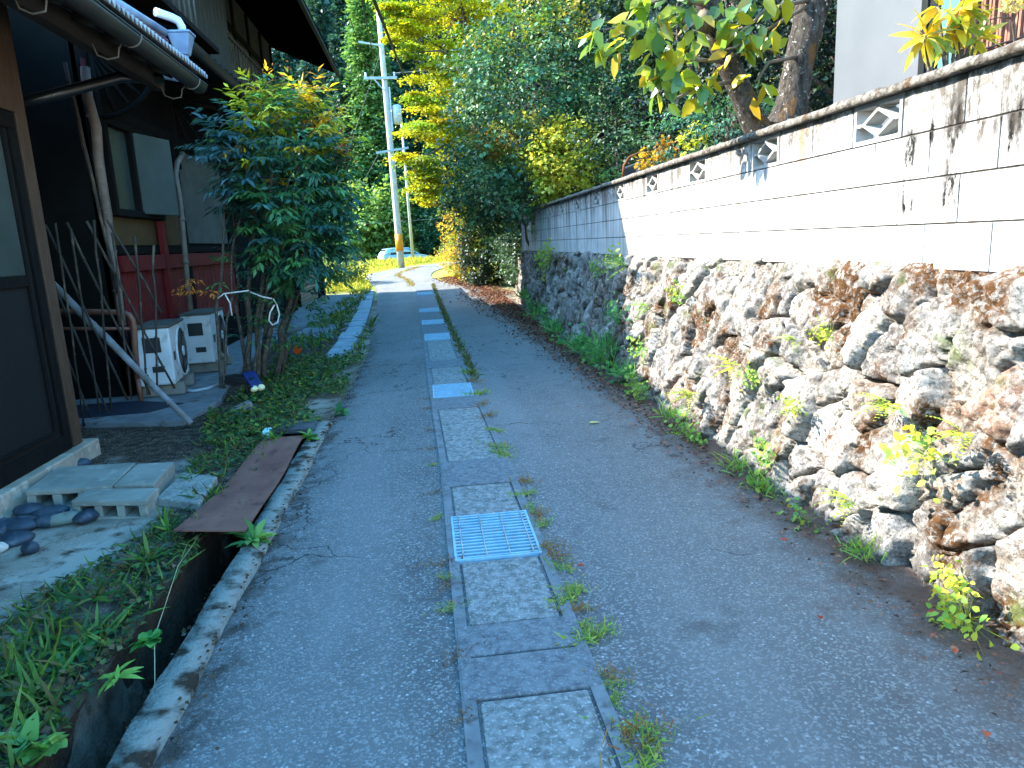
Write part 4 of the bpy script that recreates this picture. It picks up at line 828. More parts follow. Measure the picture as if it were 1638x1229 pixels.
cable(pax(6.4)+Vector((-.5, -.2, 0)), pb+Vector((-3.6, 3, 2.2)), .012, .1, 'short grey wire dropping left of the lower crossarm', GRY)
cable(pax(9.9)+Vector((.4, -.2, .1)), Vector((9, 30, 9.9)), .012, .3, 'grey cable leaving the crossarm to the right behind the maple', GRY)
cable(Vector((2.6, 16, 4.7)), Vector((10, 11, 8.2)), .007, .12, 'thin wire crossing in front of the dark trees on the right', GRY)
cable(pb+Vector((-9, 10, 2.6)), pb+Vector((9, 10, 3.2)), .012, .2, 'low pale wire crossing behind the utility pole', GRY)
# car
CP = mat('pale_blue_paint', '8fb4c6', '84aabd', 2, .25, .55, 0); CG = mat('car_glass', '15242c', '1b2c35', 3, .12, .6, 0); TY = mat('tyre_rubber', '1c1c1c', '151515', 8, .85, .2, .1)
car = thing('parked_car', 'pale blue hatchback parked in the sunny meadow behind the utility pole', 'car', (-1.55, 57, 0))
ca_ = Vector((.93, .37, 0)).normalized(); cs_ = Vector((ca_.y, -ca_.x, 0)); c0 = Vector((-1.55, 57, float(gz(57))))
def cw(x, y, z): return c0+ca_*x+cs_*y+Vector((0, 0, z))
def loft(secs, caps=True):   # secs: (x, half width low, half width high, z0, z1)
    m = MB(); vs = []
    for x, w0, w1, z0, z1 in secs: zm = z0+(z1-z0)*.45; vs += [cw(x, -w0*.9, z0), cw(x, -w0, zm), cw(x, -w1, z1), cw(x, w1, z1), cw(x, w0, zm), cw(x, w0*.9, z0)]
    n = len(secs); fs = [(i*6+j, i*6+(j+1) % 6, i*6+6+(j+1) % 6, i*6+6+j) for i in range(n-1) for j in range(6)]
    return m.add(vs, fs+[tuple(range(5, -1, -1)), tuple(range((n-1)*6, n*6))])
loft([(-2.02, .74, .70, .35, .92), (-1.9, .82, .76, .25, .96), (-1.0, .85, .78, .2, .97), (.6, .85, .78, .2, .95), (1.35, .83, .70, .2, .88), (1.9, .74, .6, .25, .72), (2.05, .6, .5, .35, .6)]).build('body', CP, car, bevel=.03)
loft([(-1.95, .70, .62, .93, 1.08), (-1.62, .71, .60, .95, 1.44), (-.9, .73, .61, .95, 1.50), (.1, .73, .60, .95, 1.47), (1.0, .70, .55, .9, .97)]).build('cabin', CP, car, bevel=.02)
for sgn in (1, -1):
    for xs_ in (((-1.45, 1.0), (-.62, 1.0), (-.62, 1.40), (-1.3, 1.36)), ((-.54, 1.0), (.72, 1.0), (.12, 1.38), (-.54, 1.41))):
        m = MB(); vs = []
        for x, z in xs_: vs.append(cw(x, sgn*(.755-.13*(z-.95)/.5+.008), z))
        m.add(vs, [(0, 1, 2, 3) if sgn < 0 else (3, 2, 1, 0)]); m.build('side_window', CG, car)
m = MB(); m.add([cw(-1.93, -.56, 1.06), cw(-1.93, .56, 1.06), cw(-1.70, .52, 1.38), cw(-1.70, -.52, 1.38)], [(3, 2, 1, 0)]); m.build('rear_window', CG, car)
m = MB(); m.add([cw(.98, -.52, 1.0), cw(.98, .52, 1.0), cw(.22, .50, 1.45), cw(.22, -.50, 1.45)], [(0, 1, 2, 3)]); m.build('windscreen', CG, car)
for sgn in (1, -1):
    m = MB(); m.obox(cw(-1.97, sgn*.64, .86), ca_*.04, cs_*.09, (0, 0, .10)); m.build('tail_light', mat('red_lens', 'a01c1c', '8c1616', 6, .2, .5, 0), car)
    for x in (-1.28, 1.25):
        w_ = MB().disc(cw(x, sgn*.78, .31), cs_, .31, .2, 20).build('wheel', TY, car); MB().disc(cw(x, sgn*.885, .31), cs_, .19, .012, 16).build('rim', mat('wheel_rim', 'a8acae', '92979a', 6, .3, .5, 0, metal=.6), w_)
gr = thing('guardrail', 'white metal guardrail segment on posts at the far left of the meadow', 'guardrail', (-5.9, 65, 0))
WHT = mat('white_rail_paint', 'dfe3e4', 'd2d6d7', 4, .4, .4, 0); ga, gb = Vector((-7.0, 64, 1.05)), Vector((-4.95, 66.5, 1.17)); m = MB()
m.bar(ga+Vector((0, 0, .12)), gb+Vector((0, 0, .12)), .05, .20); m.bar(ga-Vector((0, 0, .12)), gb-Vector((0, 0, .12)), .05, .20); m.build('beam', WHT, gr, bevel=.03)
for u in (.1, .55, .95): c = ga.lerp(gb, u)+Vector((.02, .09, 0)); MB().tube([c+Vector((0, 0, .25)), c-Vector((0, 0, 1.3))], .06, 10).build('post', WHT, gr, True)
tag(MB().rock((-5.3, 47, float(gz(47))+.2), .55, .4, .35, 9).build('boulder', mat('grey_boulder', '9a9a9c', '7d7d80', 4), None, True), 'pale grey boulder in the meadow at the left behind the bush', 'boulder')

# ------------------------------------------------------------------ vegetation
LEAF = leafmat('leaf'); GLOSS = leafmat('glossy_leaf', .5, .32, .25); SOFT = leafmat('soft_leaf', .6, .25, .45); GRASSM = leafmat('grass_blade', .55, .3, .4); DRYM = leafmat('dry_leaf', .8, .15, .15, (1.1, .9, .6))
BARK = mat('grey_brown_bark', '5f5245', '41372d', 9, .95, .15, .9, 45, bd=.02, c3='8d8a82')
STEM = mat('stem_bark', '5b5148', '3c342c', 14, .9, .2, .5, 60, c3='7a7268')
q = np.random.default_rng(3)
# nandina clump in front of the house
NB = Vector((-2.22, 8.75, 0)); nd = thing('nandina_bush', 'tall bushy shrub with many thin stems and yellow top growth beside the house', 'bush', tuple(NB))
def nand_centre(n):
    d = ball(n, q); r = .35+.65*q.uniform(0, 1, n)**.45; P = np.empty((n, 3))
    P[:, 0] = -1.47+d[:, 0]*r*.50; P[:, 1] = 8.66+d[:, 1]*r*.62; P[:, 2] = 2.30+d[:, 2]*r*1.08; return P, d
m = MB()
for k, (bx_, by_, tx, ty, tz, r) in enumerate([(-2.45, 8.35, -2.55, 8.4, 2.6, .020), (-2.40, 8.3, -2.50, 8.5, 2.2, .014), (-2.2, 8.75, -2.3, 8.7, 2.9, .03), (-2.1, 8.85, -1.75, 8.8, 2.8, .034), (-2.25, 8.9, -2.45, 9.1, 2.7, .026), (-2.12, 8.7, -2.0, 8.6, 3.1, .03), (-1.98, 8.95, -1.55, 9.0, 2.5, .036), (-2.3, 8.85, -2.7, 9.1, 2.5, .024), (-2.05, 8.8, -2.1, 9.2, 3.2, .022), (-1.93, 9.1, -1.62, 9.4, 2.4, .02), (-2.16, 8.66, -1.9, 8.3, 2.4, .018)]):
    P = [Vector((bx_, by_, -.03)).lerp(Vector((tx, ty, tz)), u)+Vector((q.normal()*.022, q.normal()*.022, 0))*(u > 0) for u in np.linspace(0, 1, 9)]; P = [p+Vector((.5*((i/8)**1.3), 0, 0)) for i, p in enumerate(P)]; m.tube(P, [r*(1.15-.7*u) for u in np.linspace(0, 1, 9)], 8)
m.build('stems', STEM, nd, smooth=True)
def fronds(lv, P, d, seed, leafL, palf, per=3, fl=.34):
    qq = np.random.default_rng(seed); n = len(P); ax = unit(d*np.array([1, 1, .35])+qq.normal(size=(n, 3))*.35+np.array([0, 0, .12])); cols = palf(P, n)
    for sb in range(per):
        t0 = .25+.3*sb; base = P+ax*fl*t0-np.array([0, 0, .12])*(t0*fl)**1; side = unit(np.cross(ax, np.array([0, 0, 1])+qq.normal(size=(n, 3))*.1))
        for sg in ((-1, 1) if sb < per-1 else (0,)):
            dirn = unit(ax*(.55 if sg else 1)+side*sg*.9+np.array([0, 0, -.18])+qq.normal(size=(n, 3))*.12)
            for j in range(5):
                u = .03+.045*(j//2); s2 = 0 if j == 4 else (1 if j % 2 else -1)
                b = base+dirn*u; sd = unit(np.cross(dirn, np.array([0, 0, 1.])+qq.normal(size=(n, 3))*.15)); D = unit(dirn*(1 if s2 == 0 else .75)+sd*s2*.8+np.array([0, 0, -.3])+qq.normal(size=(n, 3))*.18)
                N = unit(np.array([0, 0, 1.])+qq.normal(size=(n, 3))*.35+d*.3); L = leafL*qq.uniform(.55, 1.25, n)
                lv.add(b, D, N, L, L*.17, cols*(1+qq.uniform(-.3, .35, (n, 1))), 'tri', .15, .3)
dark = [lin(h) for h in ('2f5a3c', '3a6a3e', '2a5650', '386458', '4a7a42')]; ygr = [lin(h) for h in ('c9b92c', 'd6c42e', '9fae3e', 'd8b02c', '8aa64a')]; warm = [lin(h) for h in ('c0642c', 'b98a3c')]
def npal(P, n):  # yellow top: new growth, with the sunlit look painted into the leaf colour
    base = np.array(dark)[q.integers(0, 5, n)]; z = P[:, 2]; k = z > 2.86+q.normal(size=n)*.22-.15*np.abs(P[:, 0]+1.5); base[k] = np.array(ygr)[q.integers(0, 5, k.sum())]
    k = (z > 2.5) & (q.uniform(size=n) > .965); base[k] = np.array(warm)[q.integers(0, 2, k.sum())]; return base
lv = Leaves(); P, d = nand_centre(400); keep = (P[:, 2] > 1.3); fronds(lv, P[keep], d[keep], 5, .12, npal)
P = np.array([.80, 0, -.18])+np.array([[-2.62, 8.25, 2.95], [-2.75, 8.3, 2.85], [-2.55, 8.2, 2.75], [-2.68, 8.35, 2.62], [-2.5, 8.1, 2.9], [-2.82, 8.4, 3.0], [-2.6, 8.2, 2.5]]); P = np.repeat(P, 5, 0)+q.normal(size=(35, 3))*.08; d = unit(np.array([-.7, -.5, .1])+q.normal(size=(35, 3))*.3); fronds(lv, P, d, 8, .125, lambda P, n: np.array([lin(h) for h in ('3f6a70', '48707a', '3a5f58')])[q.integers(0, 3, n)])
P = np.stack([q.uniform(-2.3, -1.2, 90), q.uniform(8.3, 9.3, 90), q.uniform(.5, 1.6, 90)], 1); d = unit(q.normal(size=(90, 3))); fronds(lv, P, d, 9, .08, lambda P, n: np.array(dark)[q.integers(0, 5, n)], 2, .25)
fo = lv.build('foliage', LEAF, nd)
lv = Leaves(); P = np.array([[-2.52, 8.2, 1.28]])+q.normal(size=(6, 3))*.05; fronds(lv, P, unit(np.array([[-.4, -.8, .1]])+q.normal(size=(6, 3))*.3), 3, .07, lambda P, n: np.tile(lin('c9782c'), (n, 1)), 2, .2); lv.build('orange_leaves', LEAF, nd)
lv = Leaves(); n = 240; a = q.integers(0, 4, n); tc = np.array([[-1.45, 8.7, 3.42], [-.85, 8.5, 2.75], [-.80, 8.6, 2.65], [-1.7, 8.7, 3.35]])[a]; P = tc+q.normal(size=(n, 3))*np.array([.06, .06, .10]); lv.add(P, q.normal(size=(n, 3)), q.normal(size=(n, 3)), .03, .012, pick(['a5503c', 'b06a4a', '9a5a44'], n, q)); lv.build('flower_heads', LEAF, nd)
# white cord tied round the stems
m = MB(); y = 8.3
for pts in ([(348, 478), (358, 470), (375, 468), (398, 465)], [(400, 467), (420, 475), (435, 478)], [(437, 478), (443, 488), (447, 503), (444, 516), (436, 520), (430, 513), (432, 500), (439, 488)], [(360, 471), (368, 485), (371, 505)]): m.tube([atY(a, b, y) for a, b in pts], .0085, 6)
tag(m.build('white_cord', mat('white_rope', 'd9d9d6', 'c9c9c6', 20, .8, .2, .1), None, True), 'white cord tied across the bush stems with a hanging loop', 'cord')

def tree(name, label, cat, base, builder, group=None):
    T = thing(name, label, cat, tuple(base), group); builder(T); return T
def bush(name, label, c, rad, ncl, per, clr, leaf, pal, m_, cat='shrub', base=None, toppal=None, seed=1, trunk=None, asp=.4, form='tri', group=None, nl=9, low=-1, flat=.6, topz=.55):
    qq = np.random.default_rng(seed); c = Vector(c); b = Vector(base) if base else Vector((c.x, c.y, max(float(groundz(np.array(c.x), np.array(c.y))), 0)-.1)); T = thing(name, label, cat, tuple(b), group)
    lv = Leaves(); cc = crown(lv, c, rad, ncl, per, clr, leaf, pal, qq, toppal=toppal, asp=asp, form=form, low=low, flat=flat, topz=topz)
    m = MB(); r = trunk or .05; limbs(m, b, (c.x, c.y, c.z+rad[2]*.2), r, r*.35, cc, qq, nl, .05); m.build('trunk', BARK, T, smooth=True); lv.build('crown', m_, T); return T
CAM_P = ['36583e', '406644', '4a724a', '3a5e4c', '567c50', '6a8a58', '2f4c3e']; CAM_T = ['7a8c38', '98983a', '5f7c3a', 'ae9e40']
bush('camellia_tree', 'large glossy evergreen tree with yellowish top standing over the far end of the block wall', atY(858, 168, 14.6), (1.7, 1.5, 2.0), 560, 34, .30, .085, CAM_P, GLOSS, 'tree', base=(3.3, 14.9, 1.8), toppal=CAM_T, seed=4, trunk=.12, nl=16, asp=.42, topz=.95)
bush('evergreen_tree', 'dark evergreen tree filling the space under the maple, left of the camellia', atY(782, 304, 18), (1.0, 1.1, 1.1), 240, 30, .34, .09, ['26402c', '2e4e34', '385c3e', '446a40', '567844'], GLOSS, 'tree', base=(3.3, 19.2, 1.0), seed=6, trunk=.10, nl=12)
bush('yellow_shrub', 'bright yellow green leafy shrub rising just behind the far part of the wall', atY(905, 262, 13.2), (.66, .5, .68), 120, 26, .22, .075, ['b9b23a', 'c8c04a', 'a6a83c', 'd2c858', '94a23c'], SOFT, base=(2.75, 13.2, 1.85), seed=8, trunk=.03)
bush('pale_shrub', 'light green shrub with upright shoots between camellia and yellow shrub', atY(862, 225, 13.7), (.55, .45, .55), 70, 24, .2, .07, ['8ea04a', 'a8ae58', '7c9650', 'b8a84c'], SOFT, base=(2.65, 13.8, 1.85), seed=9, trunk=.03)
bush('feathery_shrub', 'orange tinged feathery shrub under the camellia at the end of the wall', atY(800, 222, 14.0), (.62, .5, .28), 70, 26, .2, .06, ['7a8a3c', '96803a', '8f9a48', '6c8a44', 'a8743c'], SOFT, base=(2.4, 15.9, 1.3), seed=10, trunk=.03)
bush('dark_shrub', 'dark open shrub behind the wall right of the yellow shrub', atY(985, 205, 12.5), (.75, .6, .9), 60, 22, .22, .06, ['33503a', '3d5e44', '4a6a4a', '56744c'], LEAF, base=(3.6, 12.6, 1.85), seed=12, trunk=.03)
bush('hedge_bush', 'tall dark hedge bush at the lane edge just past the stone wall end', (2.1, 25.2, 1.3), (.92, .9, 1.5), 300, 34, .28, .085, ['182a1a', '20361e', '1c3220', '2c4222'], LEAF, base=(2.0, 25.6, 0), seed=14, trunk=.08)
bush('yellow_hedge', 'yellow green leafy hedge on the sunny side behind the dark hedge bush', (1.42, 27.0, 1.75), (.62, .8, 1.35), 150, 30, .28, .085, ['a89a2c', 'b8aa38', '7f8c34', 'c49a34', '6a8034'], SOFT, base=(1.5, 27.2, .1), seed=15, trunk=.06)
bush('orange_hedge', 'low orange yellow foliage at the bend of the lane beside the leaf pile', (1.25, 29.2, .95), (.6, .9, .75), 90, 26, .26, .08, ['a8903c', 'b09c40', '96743c', '98924a'], SOFT, base=(1.3, 29.4, .2), seed=16, trunk=.04)
bush('wall_end_bush', 'dark tangled bush over the end of the stone wall', (3.0, 20.2, 1.55), (.95, 1.7, 1.3), 260, 30, .3, .085, ['22382a', '2a4630', '304c34', '3a5836'], LEAF, base=(3.0, 20.4, .4), seed=17, trunk=.07)
bush('bank_bush', 'dense dark bush filling the bank between the hedge and the stone wall end', (3.5, 23.2, 1.5), (1.25, 1.8, 1.6), 300, 30, .34, .09, ['1c3022', '243c28', '2b4630', '33502f'], LEAF, base=(3.5, 23.4, .4), seed=19, trunk=.07)
bush('verge_shrub', 'round dark green shrub at the lane edge left of the sunlit bend', (-3.35, 28.6, .85), (.95, .9, .72), 150, 30, .24, .08, ['2f5030', '3c6238', '486a3c', '5a7a44'], LEAF, base=(-3.35, 28.6, .15), seed=18, trunk=.05)
# persimmon tree close behind the wall: two leaning trunks, big drooping leaves
pt = thing('persimmon_tree', 'persimmon tree with two leaning lichen-spotted trunks and big drooping yellow green leaves', 'tree', (2.75, 5.5, 1.9))
t = NT('lichen_bark'); v = t.world(); c = t.mix(t.ramp(t.noise(t.mapped(v, (1, 1, .35)), 28, 6, .7), .38, .62), '2a2521', '575049'); c = t.mix(t.ramp(t.noise(t.mapped(v, loc=(2, 2, 2)), 26, 5, .7), .60, .66), c, 'b5b6ac'); c = t.mix(t.ramp(t.noise(t.mapped(v, loc=(8, 2, 5)), 4, 5, .65), .58, .66), c, '6a4a26')
t.col(c); t.rough(.95, .1); t.bump(t.noise(t.mapped(v, (1, 1, .4)), 45, 6, .7), 1, .03); LB = t.m
def knobby(P, r, seed, k=18, n=40):
    qq = np.random.default_rng(seed); P = dense([tuple(p) for p in P], 8) if False else P; D = np.array([list(p) for p in P]); us_ = np.linspace(0, len(D)-1, n); pts = np.stack([np.interp(us_, range(len(D)), D[:, i]) for i in range(3)], 1)
    pts = np.stack([np.convolve(np.pad(pts[:, i], 3, 'edge'), np.ones(7)/7, 'valid') for i in range(3)], 1); rr = np.interp(us_, range(len(D)), r); m = MB(); m.tube([tuple(p) for p in pts], list(rr), k)
    V = np.array([tuple(p) for p in m.V]); cen = np.repeat(pts, k, 0); dd = V-cen; f = 1+.22*(fbm(np.arctan2(dd[:, 1], dd[:, 0])*2.2+seed, V[:, 2]*7, 3, seed)-.5)+.16*(fbm(V[:, 0]*30, V[:, 2]*26+V[:, 1]*20, 3, seed+1)-.5); m.V = [tuple(p) for p in cen+dd*f[:, None]]; return m
knobby([atY(1222, 225, 5.45), atY(1205, 195, 5.45), atY(1182, 140, 5.42), atY(1158, 85, 5.4), atY(1140, 30, 5.35), atY(1122, -30, 5.3), atY(1100, -110, 5.3), atY(1050, -260, 5.2), atY(1010, -420, 5.2)], [.115, .095, .085, .082, .09, .072, .068, .05, .02], 3).build('trunk', LB, pt, smooth=True)
knobby([atY(1250, 215, 5.55), atY(1268, 170, 5.55), atY(1275, 110, 5.55), atY(1290, 50, 5.55), atY(1302, 0, 5.55), atY(1325, -80, 5.55), atY(1340, -250, 5.6), atY(1330, -480, 5.6)], [.15, .125, .112, .12, .13, .115, .08, .03], 5).build('trunk', LB, pt, smooth=True)
m = MB(); TW = [[(1140, 40, 5.35), (1126, 28, 5.3), (1120, 45, 5.28)], [(1150, 55, 5.4), (1080, 30, 5.2), (1010, 40, 5.1), (965, 48, 5.0)], [(1162, 100, 5.4), (1110, 95, 5.2), (1060, 108, 5.1), (1035, 130, 5.1)], [(1300, 5, 5.5), (1240, 40, 5.3), (1175, 76, 5.2), (1160, 80, 5.2)], [(1298, 0, 5.5), (1225, 15, 5.2), (1190, 50, 5.1)], [(1135, 10, 5.3), (1070, -5, 5.1), (1040, 5, 5.0)], [(1175, 130, 5.4), (1120, 140, 5.2), (1075, 160, 5.15)], [(1280, 90, 5.5), (1230, 100, 5.3), (1210, 130, 5.3)]]
for b in TW[0:1]: m.tube([atY(*p) for p in b], [.08, .06, .045], 10)
for b in TW[1:]: m.tube([atY(*p) for p in b], [.016, .012, .009, .006][:len(b)], 7)
m.build('branches', mat('twig_bark', '6f6252', '564a3d', 12, .9, .15, .4, 50), pt, smooth=True)
pp = [(962, 45, 5.0, 9), (985, 60, 5.0, 8), (1000, 28, 5.0, 9), (1022, 55, 5.05, 8), (1042, 18, 5.0, 8), (1048, 55, 5.05, 7), (1072, 30, 5.1, 8), (1090, 15, 5.1, 7), (1110, 40, 5.1, 7), (985, 78, 5.05, 3), (1062, 85, 5.1, 8), (1088, 85, 5.1, 9), (1110, 75, 5.2, 8), (1050, 112, 5.1, 8), (1040, 100, 5.1, 5), (1080, 118, 5.1, 8), (1105, 112, 5.2, 7), (1120, 135, 5.2, 6), (1058, 138, 5.1, 8), (1072, 158, 5.15, 5), (1112, 155, 5.2, 7), (1130, 145, 5.3, 5), (1180, 45, 5.2, 8), (1200, 62, 5.2, 8), (1215, 40, 5.2, 8), (1190, 80, 5.2, 7), (1222, 70, 5.25, 6), (1208, 125, 5.3, 6), (1218, 142, 5.3, 6), (1170, 28, 5.1, 7), (1240, 15, 5.2, 7), (1160, 82, 5.15, 5), (1120, 5, 5.1, 6), (1150, -8, 5.1, 6), (1020, -2, 5.0, 7), (1070, -5, 5.1, 6), (1200, 0, 5.2, 7), (1245, 50, 5.3, 6)]+[(x_, y_, 5.2+.3*((x_*7+y_) % 5)/5, 9) for x_, y_ in [(1000, -120), (1050, -180), (960, -60), (1100, -220), (1020, -280), (980, -380), (1060, -420), (1150, -150), (1240, -200), (1300, -300), (1360, -260), (1400, -360), (1320, -440), (1260, -380), (1180, -320), (1380, -180), (1120, -360), (1340, -520), (1010, -460), (1200, -260)]]
lv = Leaves()
for (x, y, yy_, n) in pp:
    c = np.array(atY(x, y, yy_)); n = int(n*.8); P = c+q.normal(size=(n, 3))*.045; D = unit(q.normal(size=(n, 3))*np.array([.75, .75, .3])+np.array([-.25, -.1, -.75])); N = unit(q.normal(size=(n, 3))*.7+np.array([-.2, -.5, .6])); L = q.uniform(.12, .18, n)
    lv.add(P, D, N, L, L*.27, pick(['7f8f2c', '8f9a30', 'a29c2c', '6a8634', '4f7040', '5d7d4a', 'b09a30'], n, q, .15), 'full', .12, .3)
lv.build('leaves', leafmat('persimmon_leaf', .28, .6, .5, (1.5, 1.3, .35)), pt)
# shrub with long whorled leaves above the near wall
rh = thing('whorled_shrub', 'shrub with whorls of long narrow yellow leaves above the wall, before the slatted screen', 'shrub', (3.0, 4.0, 1.95)); lv = Leaves(); m = MB()
for (x, y, n, L0, dv) in [(1480, 58, 24, .17, (-.25, -.35, -.35)), (1538, 12, 22, .20, (0, -.4, -.15)), (1530, 45, 12, .19, (.1, -.4, -.5)), (1562, 60, 11, .15, (.4, -.3, -.4)), (1500, 10, 8, .19, (-.6, -.3, .1)), (1515, 52, 10, .13, (.1, -.5, -.3)), (1555, -10, 12, .18, (.3, -.2, .2)), (1550, 72, 10, .14, (.2, -.3, .2))]:
    c = np.array(atY(x, y, 3.95)); D = unit(q.normal(size=(n, 3))+np.array(dv)); P = c+D*.012; L = L0*q.uniform(.75, 1.15, n); lv.add(P, D, unit(q.normal(size=(n, 3))*.5+np.array([0, -.4, 1])), L, L*.13, pick(['b8a430', 'c6ae2e', '9aa03c', 'a8a23a', '7d9548', 'd0b43c'], n, q, .12), 'full', .2, .25); m.tube([(3.06, 4.0, 1.9), tuple(c*.5+np.array((3.06, 4.0, 1.95))*.5+q.normal(size=3)*.03), tuple(c)], [.016, .012, .008], 7)
lv.build('leaves', leafmat('whorl_leaf', .3, .6, .45, (1.4, 1.2, .4)), rh); m.build('stems', STEM, rh, smooth=True)
fl = thing('dried_flower', 'cream flower head on a bare twig above the wall by the slatted screen', 'flower', (3.35, 3.95, 2.1)); c = np.array(atY(1622, 4, 3.9)); lv = Leaves(); n = 130; P = c+ball(n, q)*np.array([.05, .05, .035])*q.uniform(.5, 1, (n, 1)); lv.add(P, unit(P-c), ball(n, q), .03, .014, pick(['e0d29a', 'd8c27a', 'eadfb6'], n, q), 'tri'); lv.build('petals', SOFT, fl)
m = MB(); m.tube([tuple(c), tuple(atY(1620, 35, 3.95)), tuple(atY(1624, 70, 4.0)), (3.42, 4.0, 1.9)], [.006, .007, .008, .01], 6); m.tube([tuple(atY(1622, 30, 3.95)), tuple(atY(1600, 28, 3.95)), tuple(atY(1578, 33, 3.95))], [.005, .004, .003], 6); m.build('twig', STEM, fl, True)
# house behind the wall on the right
hr = thing('grey_panel_house', 'house behind the wall with pale grey metal panel and red brown slatted screen', 'house', (4.2, 5.5, 1.9))
PAN = mat('pale_grey_panel', '66696d', '5b5e62', 1.2, .3, .5, .05, 10, metal=.15); m = MB(); m.box(4.3, 4.36, 5.96, 7.28, 1.9, 5.2, .006); m.build('metal_panel', PAN, hr)
m = MB(); m.box(4.37, 7.5, 3.0, 7.26, 1.9, 5.4); m.build('wall', PLASTER, hr)
m = MB(); m.box(4.27, 4.365, 5.88, 5.955, 1.9, 5.2, .004); m.box(4.29, 4.365, 5.80, 5.875, 1.9, 5.2, .004); m.build('window_frame', mat('black_frame', '1b1c1d', '141516', 5, .4, .4, 0), hr)
m = MB(); m.box(4.33, 4.362, 5.2, 5.795, 1.9, 5.2); m.build('window_pane', mat('teal_glass', '53787e', '456a72', 2, .15, .6, 0), hr)
m = MB(); qq = np.random.default_rng(2)
for k in range(46): y = 5.42-.042*k; m.bar((4.22+.01*(k % 2)+qq.uniform(-.004, .004), y, 1.9), (4.22+.01*(k % 2), y-.02+qq.uniform(-.01, .01), 4.6), .036, .02, (0, 1, 0))
m.build('slatted_screen', mat('red_brown_slats', '8a5a48', '6b4335', 6, .7, .25, .3, 40, stretch=(6, 6, .6), c3='a07260'), hr)
m = MB(); m.tube([(4.19, 3.4, 2.35), (4.19, 5.45, 2.42)], .008, 6); m.tube([(4.19, 3.4, 2.72), (4.19, 5.45, 2.78)], .008, 6); m.build('screen_ties', BLK, hr)
roof_slab('roof', 3.9, 5.35, 7.6, 6.6, 2.8, 7.8, .1, ROOFM, hr)
# yellow maple overhanging the lane beyond the camellia: flat layered sprays
q = np.random.default_rng(11)
mp = thing('maple_tree', 'tall yellow autumn maple with layered drooping sprays over the lane', 'tree', (3.0, 27.5, .3)); lv = Leaves(); tips = []
lay = [(640, 12, 26, 34), (690, 18, 26.5, 55), (745, 15, 27, 60), (660, 55, 26, 38), (720, 60, 27, 60), (655, 85, 25.6, 30), (690, 112, 26, 42), (735, 105, 27.5, 55), (700, 150, 26.2, 55), (745, 160, 27, 50), (668, 160, 25.8, 26), (690, 185, 25.8, 50), (735, 205, 26.5, 50), (672, 212, 25.5, 42), (712, 232, 26, 50), (668, 258, 25.4, 42), (700, 268, 25.8, 50), (652, 250, 25.3, 22), (690, 295, 25.6, 40), (720, 300, 26.2, 45), (692, 322, 25.6, 30), (640, 38, 25.6, 24), (625, 60, 25.3, 18), (780, 40, 28, 50), (770, 110, 28, 45), (790, -20, 28, 60), (700, -30, 27, 70), (640, -30, 26.5, 50), (760, 240, 27, 40), (628, 18, 25.8, 22)]
for (x, y, yy_, r) in lay:
    c = np.array(atY(x, y, yy_)); rr = r*yy_/1130; tips.append(c); n = int(1300*(rr/1.1)**1.5)+220
    for sub in range(5):
        a = q.uniform(0, 6.28); c2 = c+np.array([math.cos(a)*rr*.5, math.sin(a)*rr*.5, q.uniform(-.32, .32)*rr]); nn = n//5
        d = q.normal(size=(nn, 3))*np.array([.27, .27, .045])*rr; d[:, 2] -= .22*(d[:, 0]**2+d[:, 1]**2)/rr
        cp = pick(['c2b41e', 'b6a81c', 'cabc26', 'a09e2c', '7d8e2e', 'bda420', '929a2a'], 1, q, .1)[0]
        if q.uniform() < .22: cp = np.array(lin('7d8a34'))
        D = unit(q.normal(size=(nn, 3))*np.array([1, 1, .35])+np.array([0, 0, -.35])); N = unit(q.normal(size=(nn, 3))*.4+np.array([0, 0, 1])); L = q.uniform(.08, .14, nn)
        lv.add(c2+d, D, N, L, L*.36, cp*(1+q.uniform(-.2, .2, (nn, 1))), 'tri', .1, .2)
lv.build('leaves', leafmat('maple_leaf', .55, .3, .5, (1.0, 1.14, .5)), mp)
m = MB(); limbs(m, (3.0, 27.5, .2), (1.9, 27, 10.5), .24, .08, np.array(tips), q, 24, .25); m.build('trunk', BARK, mp, True)

# woods on the right bank behind the wall
q = np.random.default_rng(12)
def wood_tree(seed, pal, leaf, top, h=6.0, rad=(2.2, 2.2, 2.9), ncl=300, per=26, asp=.42, toppal=None):
    T = thing('woodland_tree', '', 'tree', (0, 0, 0)); qq = np.random.default_rng(seed); lv = Leaves(); cc = crown(lv, (0, 0, h*.56), rad, ncl, per, .5, leaf, pal, qq, asp=asp, toppal=toppal, lump=.26)
    m = MB(); limbs(m, (0, 0, -.5), (.2, .1, h*.75), .17, .06, cc, qq, 12, .1); m.build('trunk', BARK, T, True); lv.build('crown', GLOSS, T); return T
LBD = 'dark leafy evergreen tree of the wood on the bank behind the wall'
wt = [wood_tree(31, ['121f19', '16281d', '1c3222', '223b29', '0f1a14'], .12, 0), wood_tree(32, ['14241b', '1b2e21', '233828', '2c4536', '142019'], .10, 0, 6.5, (2.0, 2.0, 3.1), 330, 26), wood_tree(33, ['132418', '1a2e1f', '293e26', '35482b'], .11, 0, 5.5, (2.5, 2.5, 2.7))]
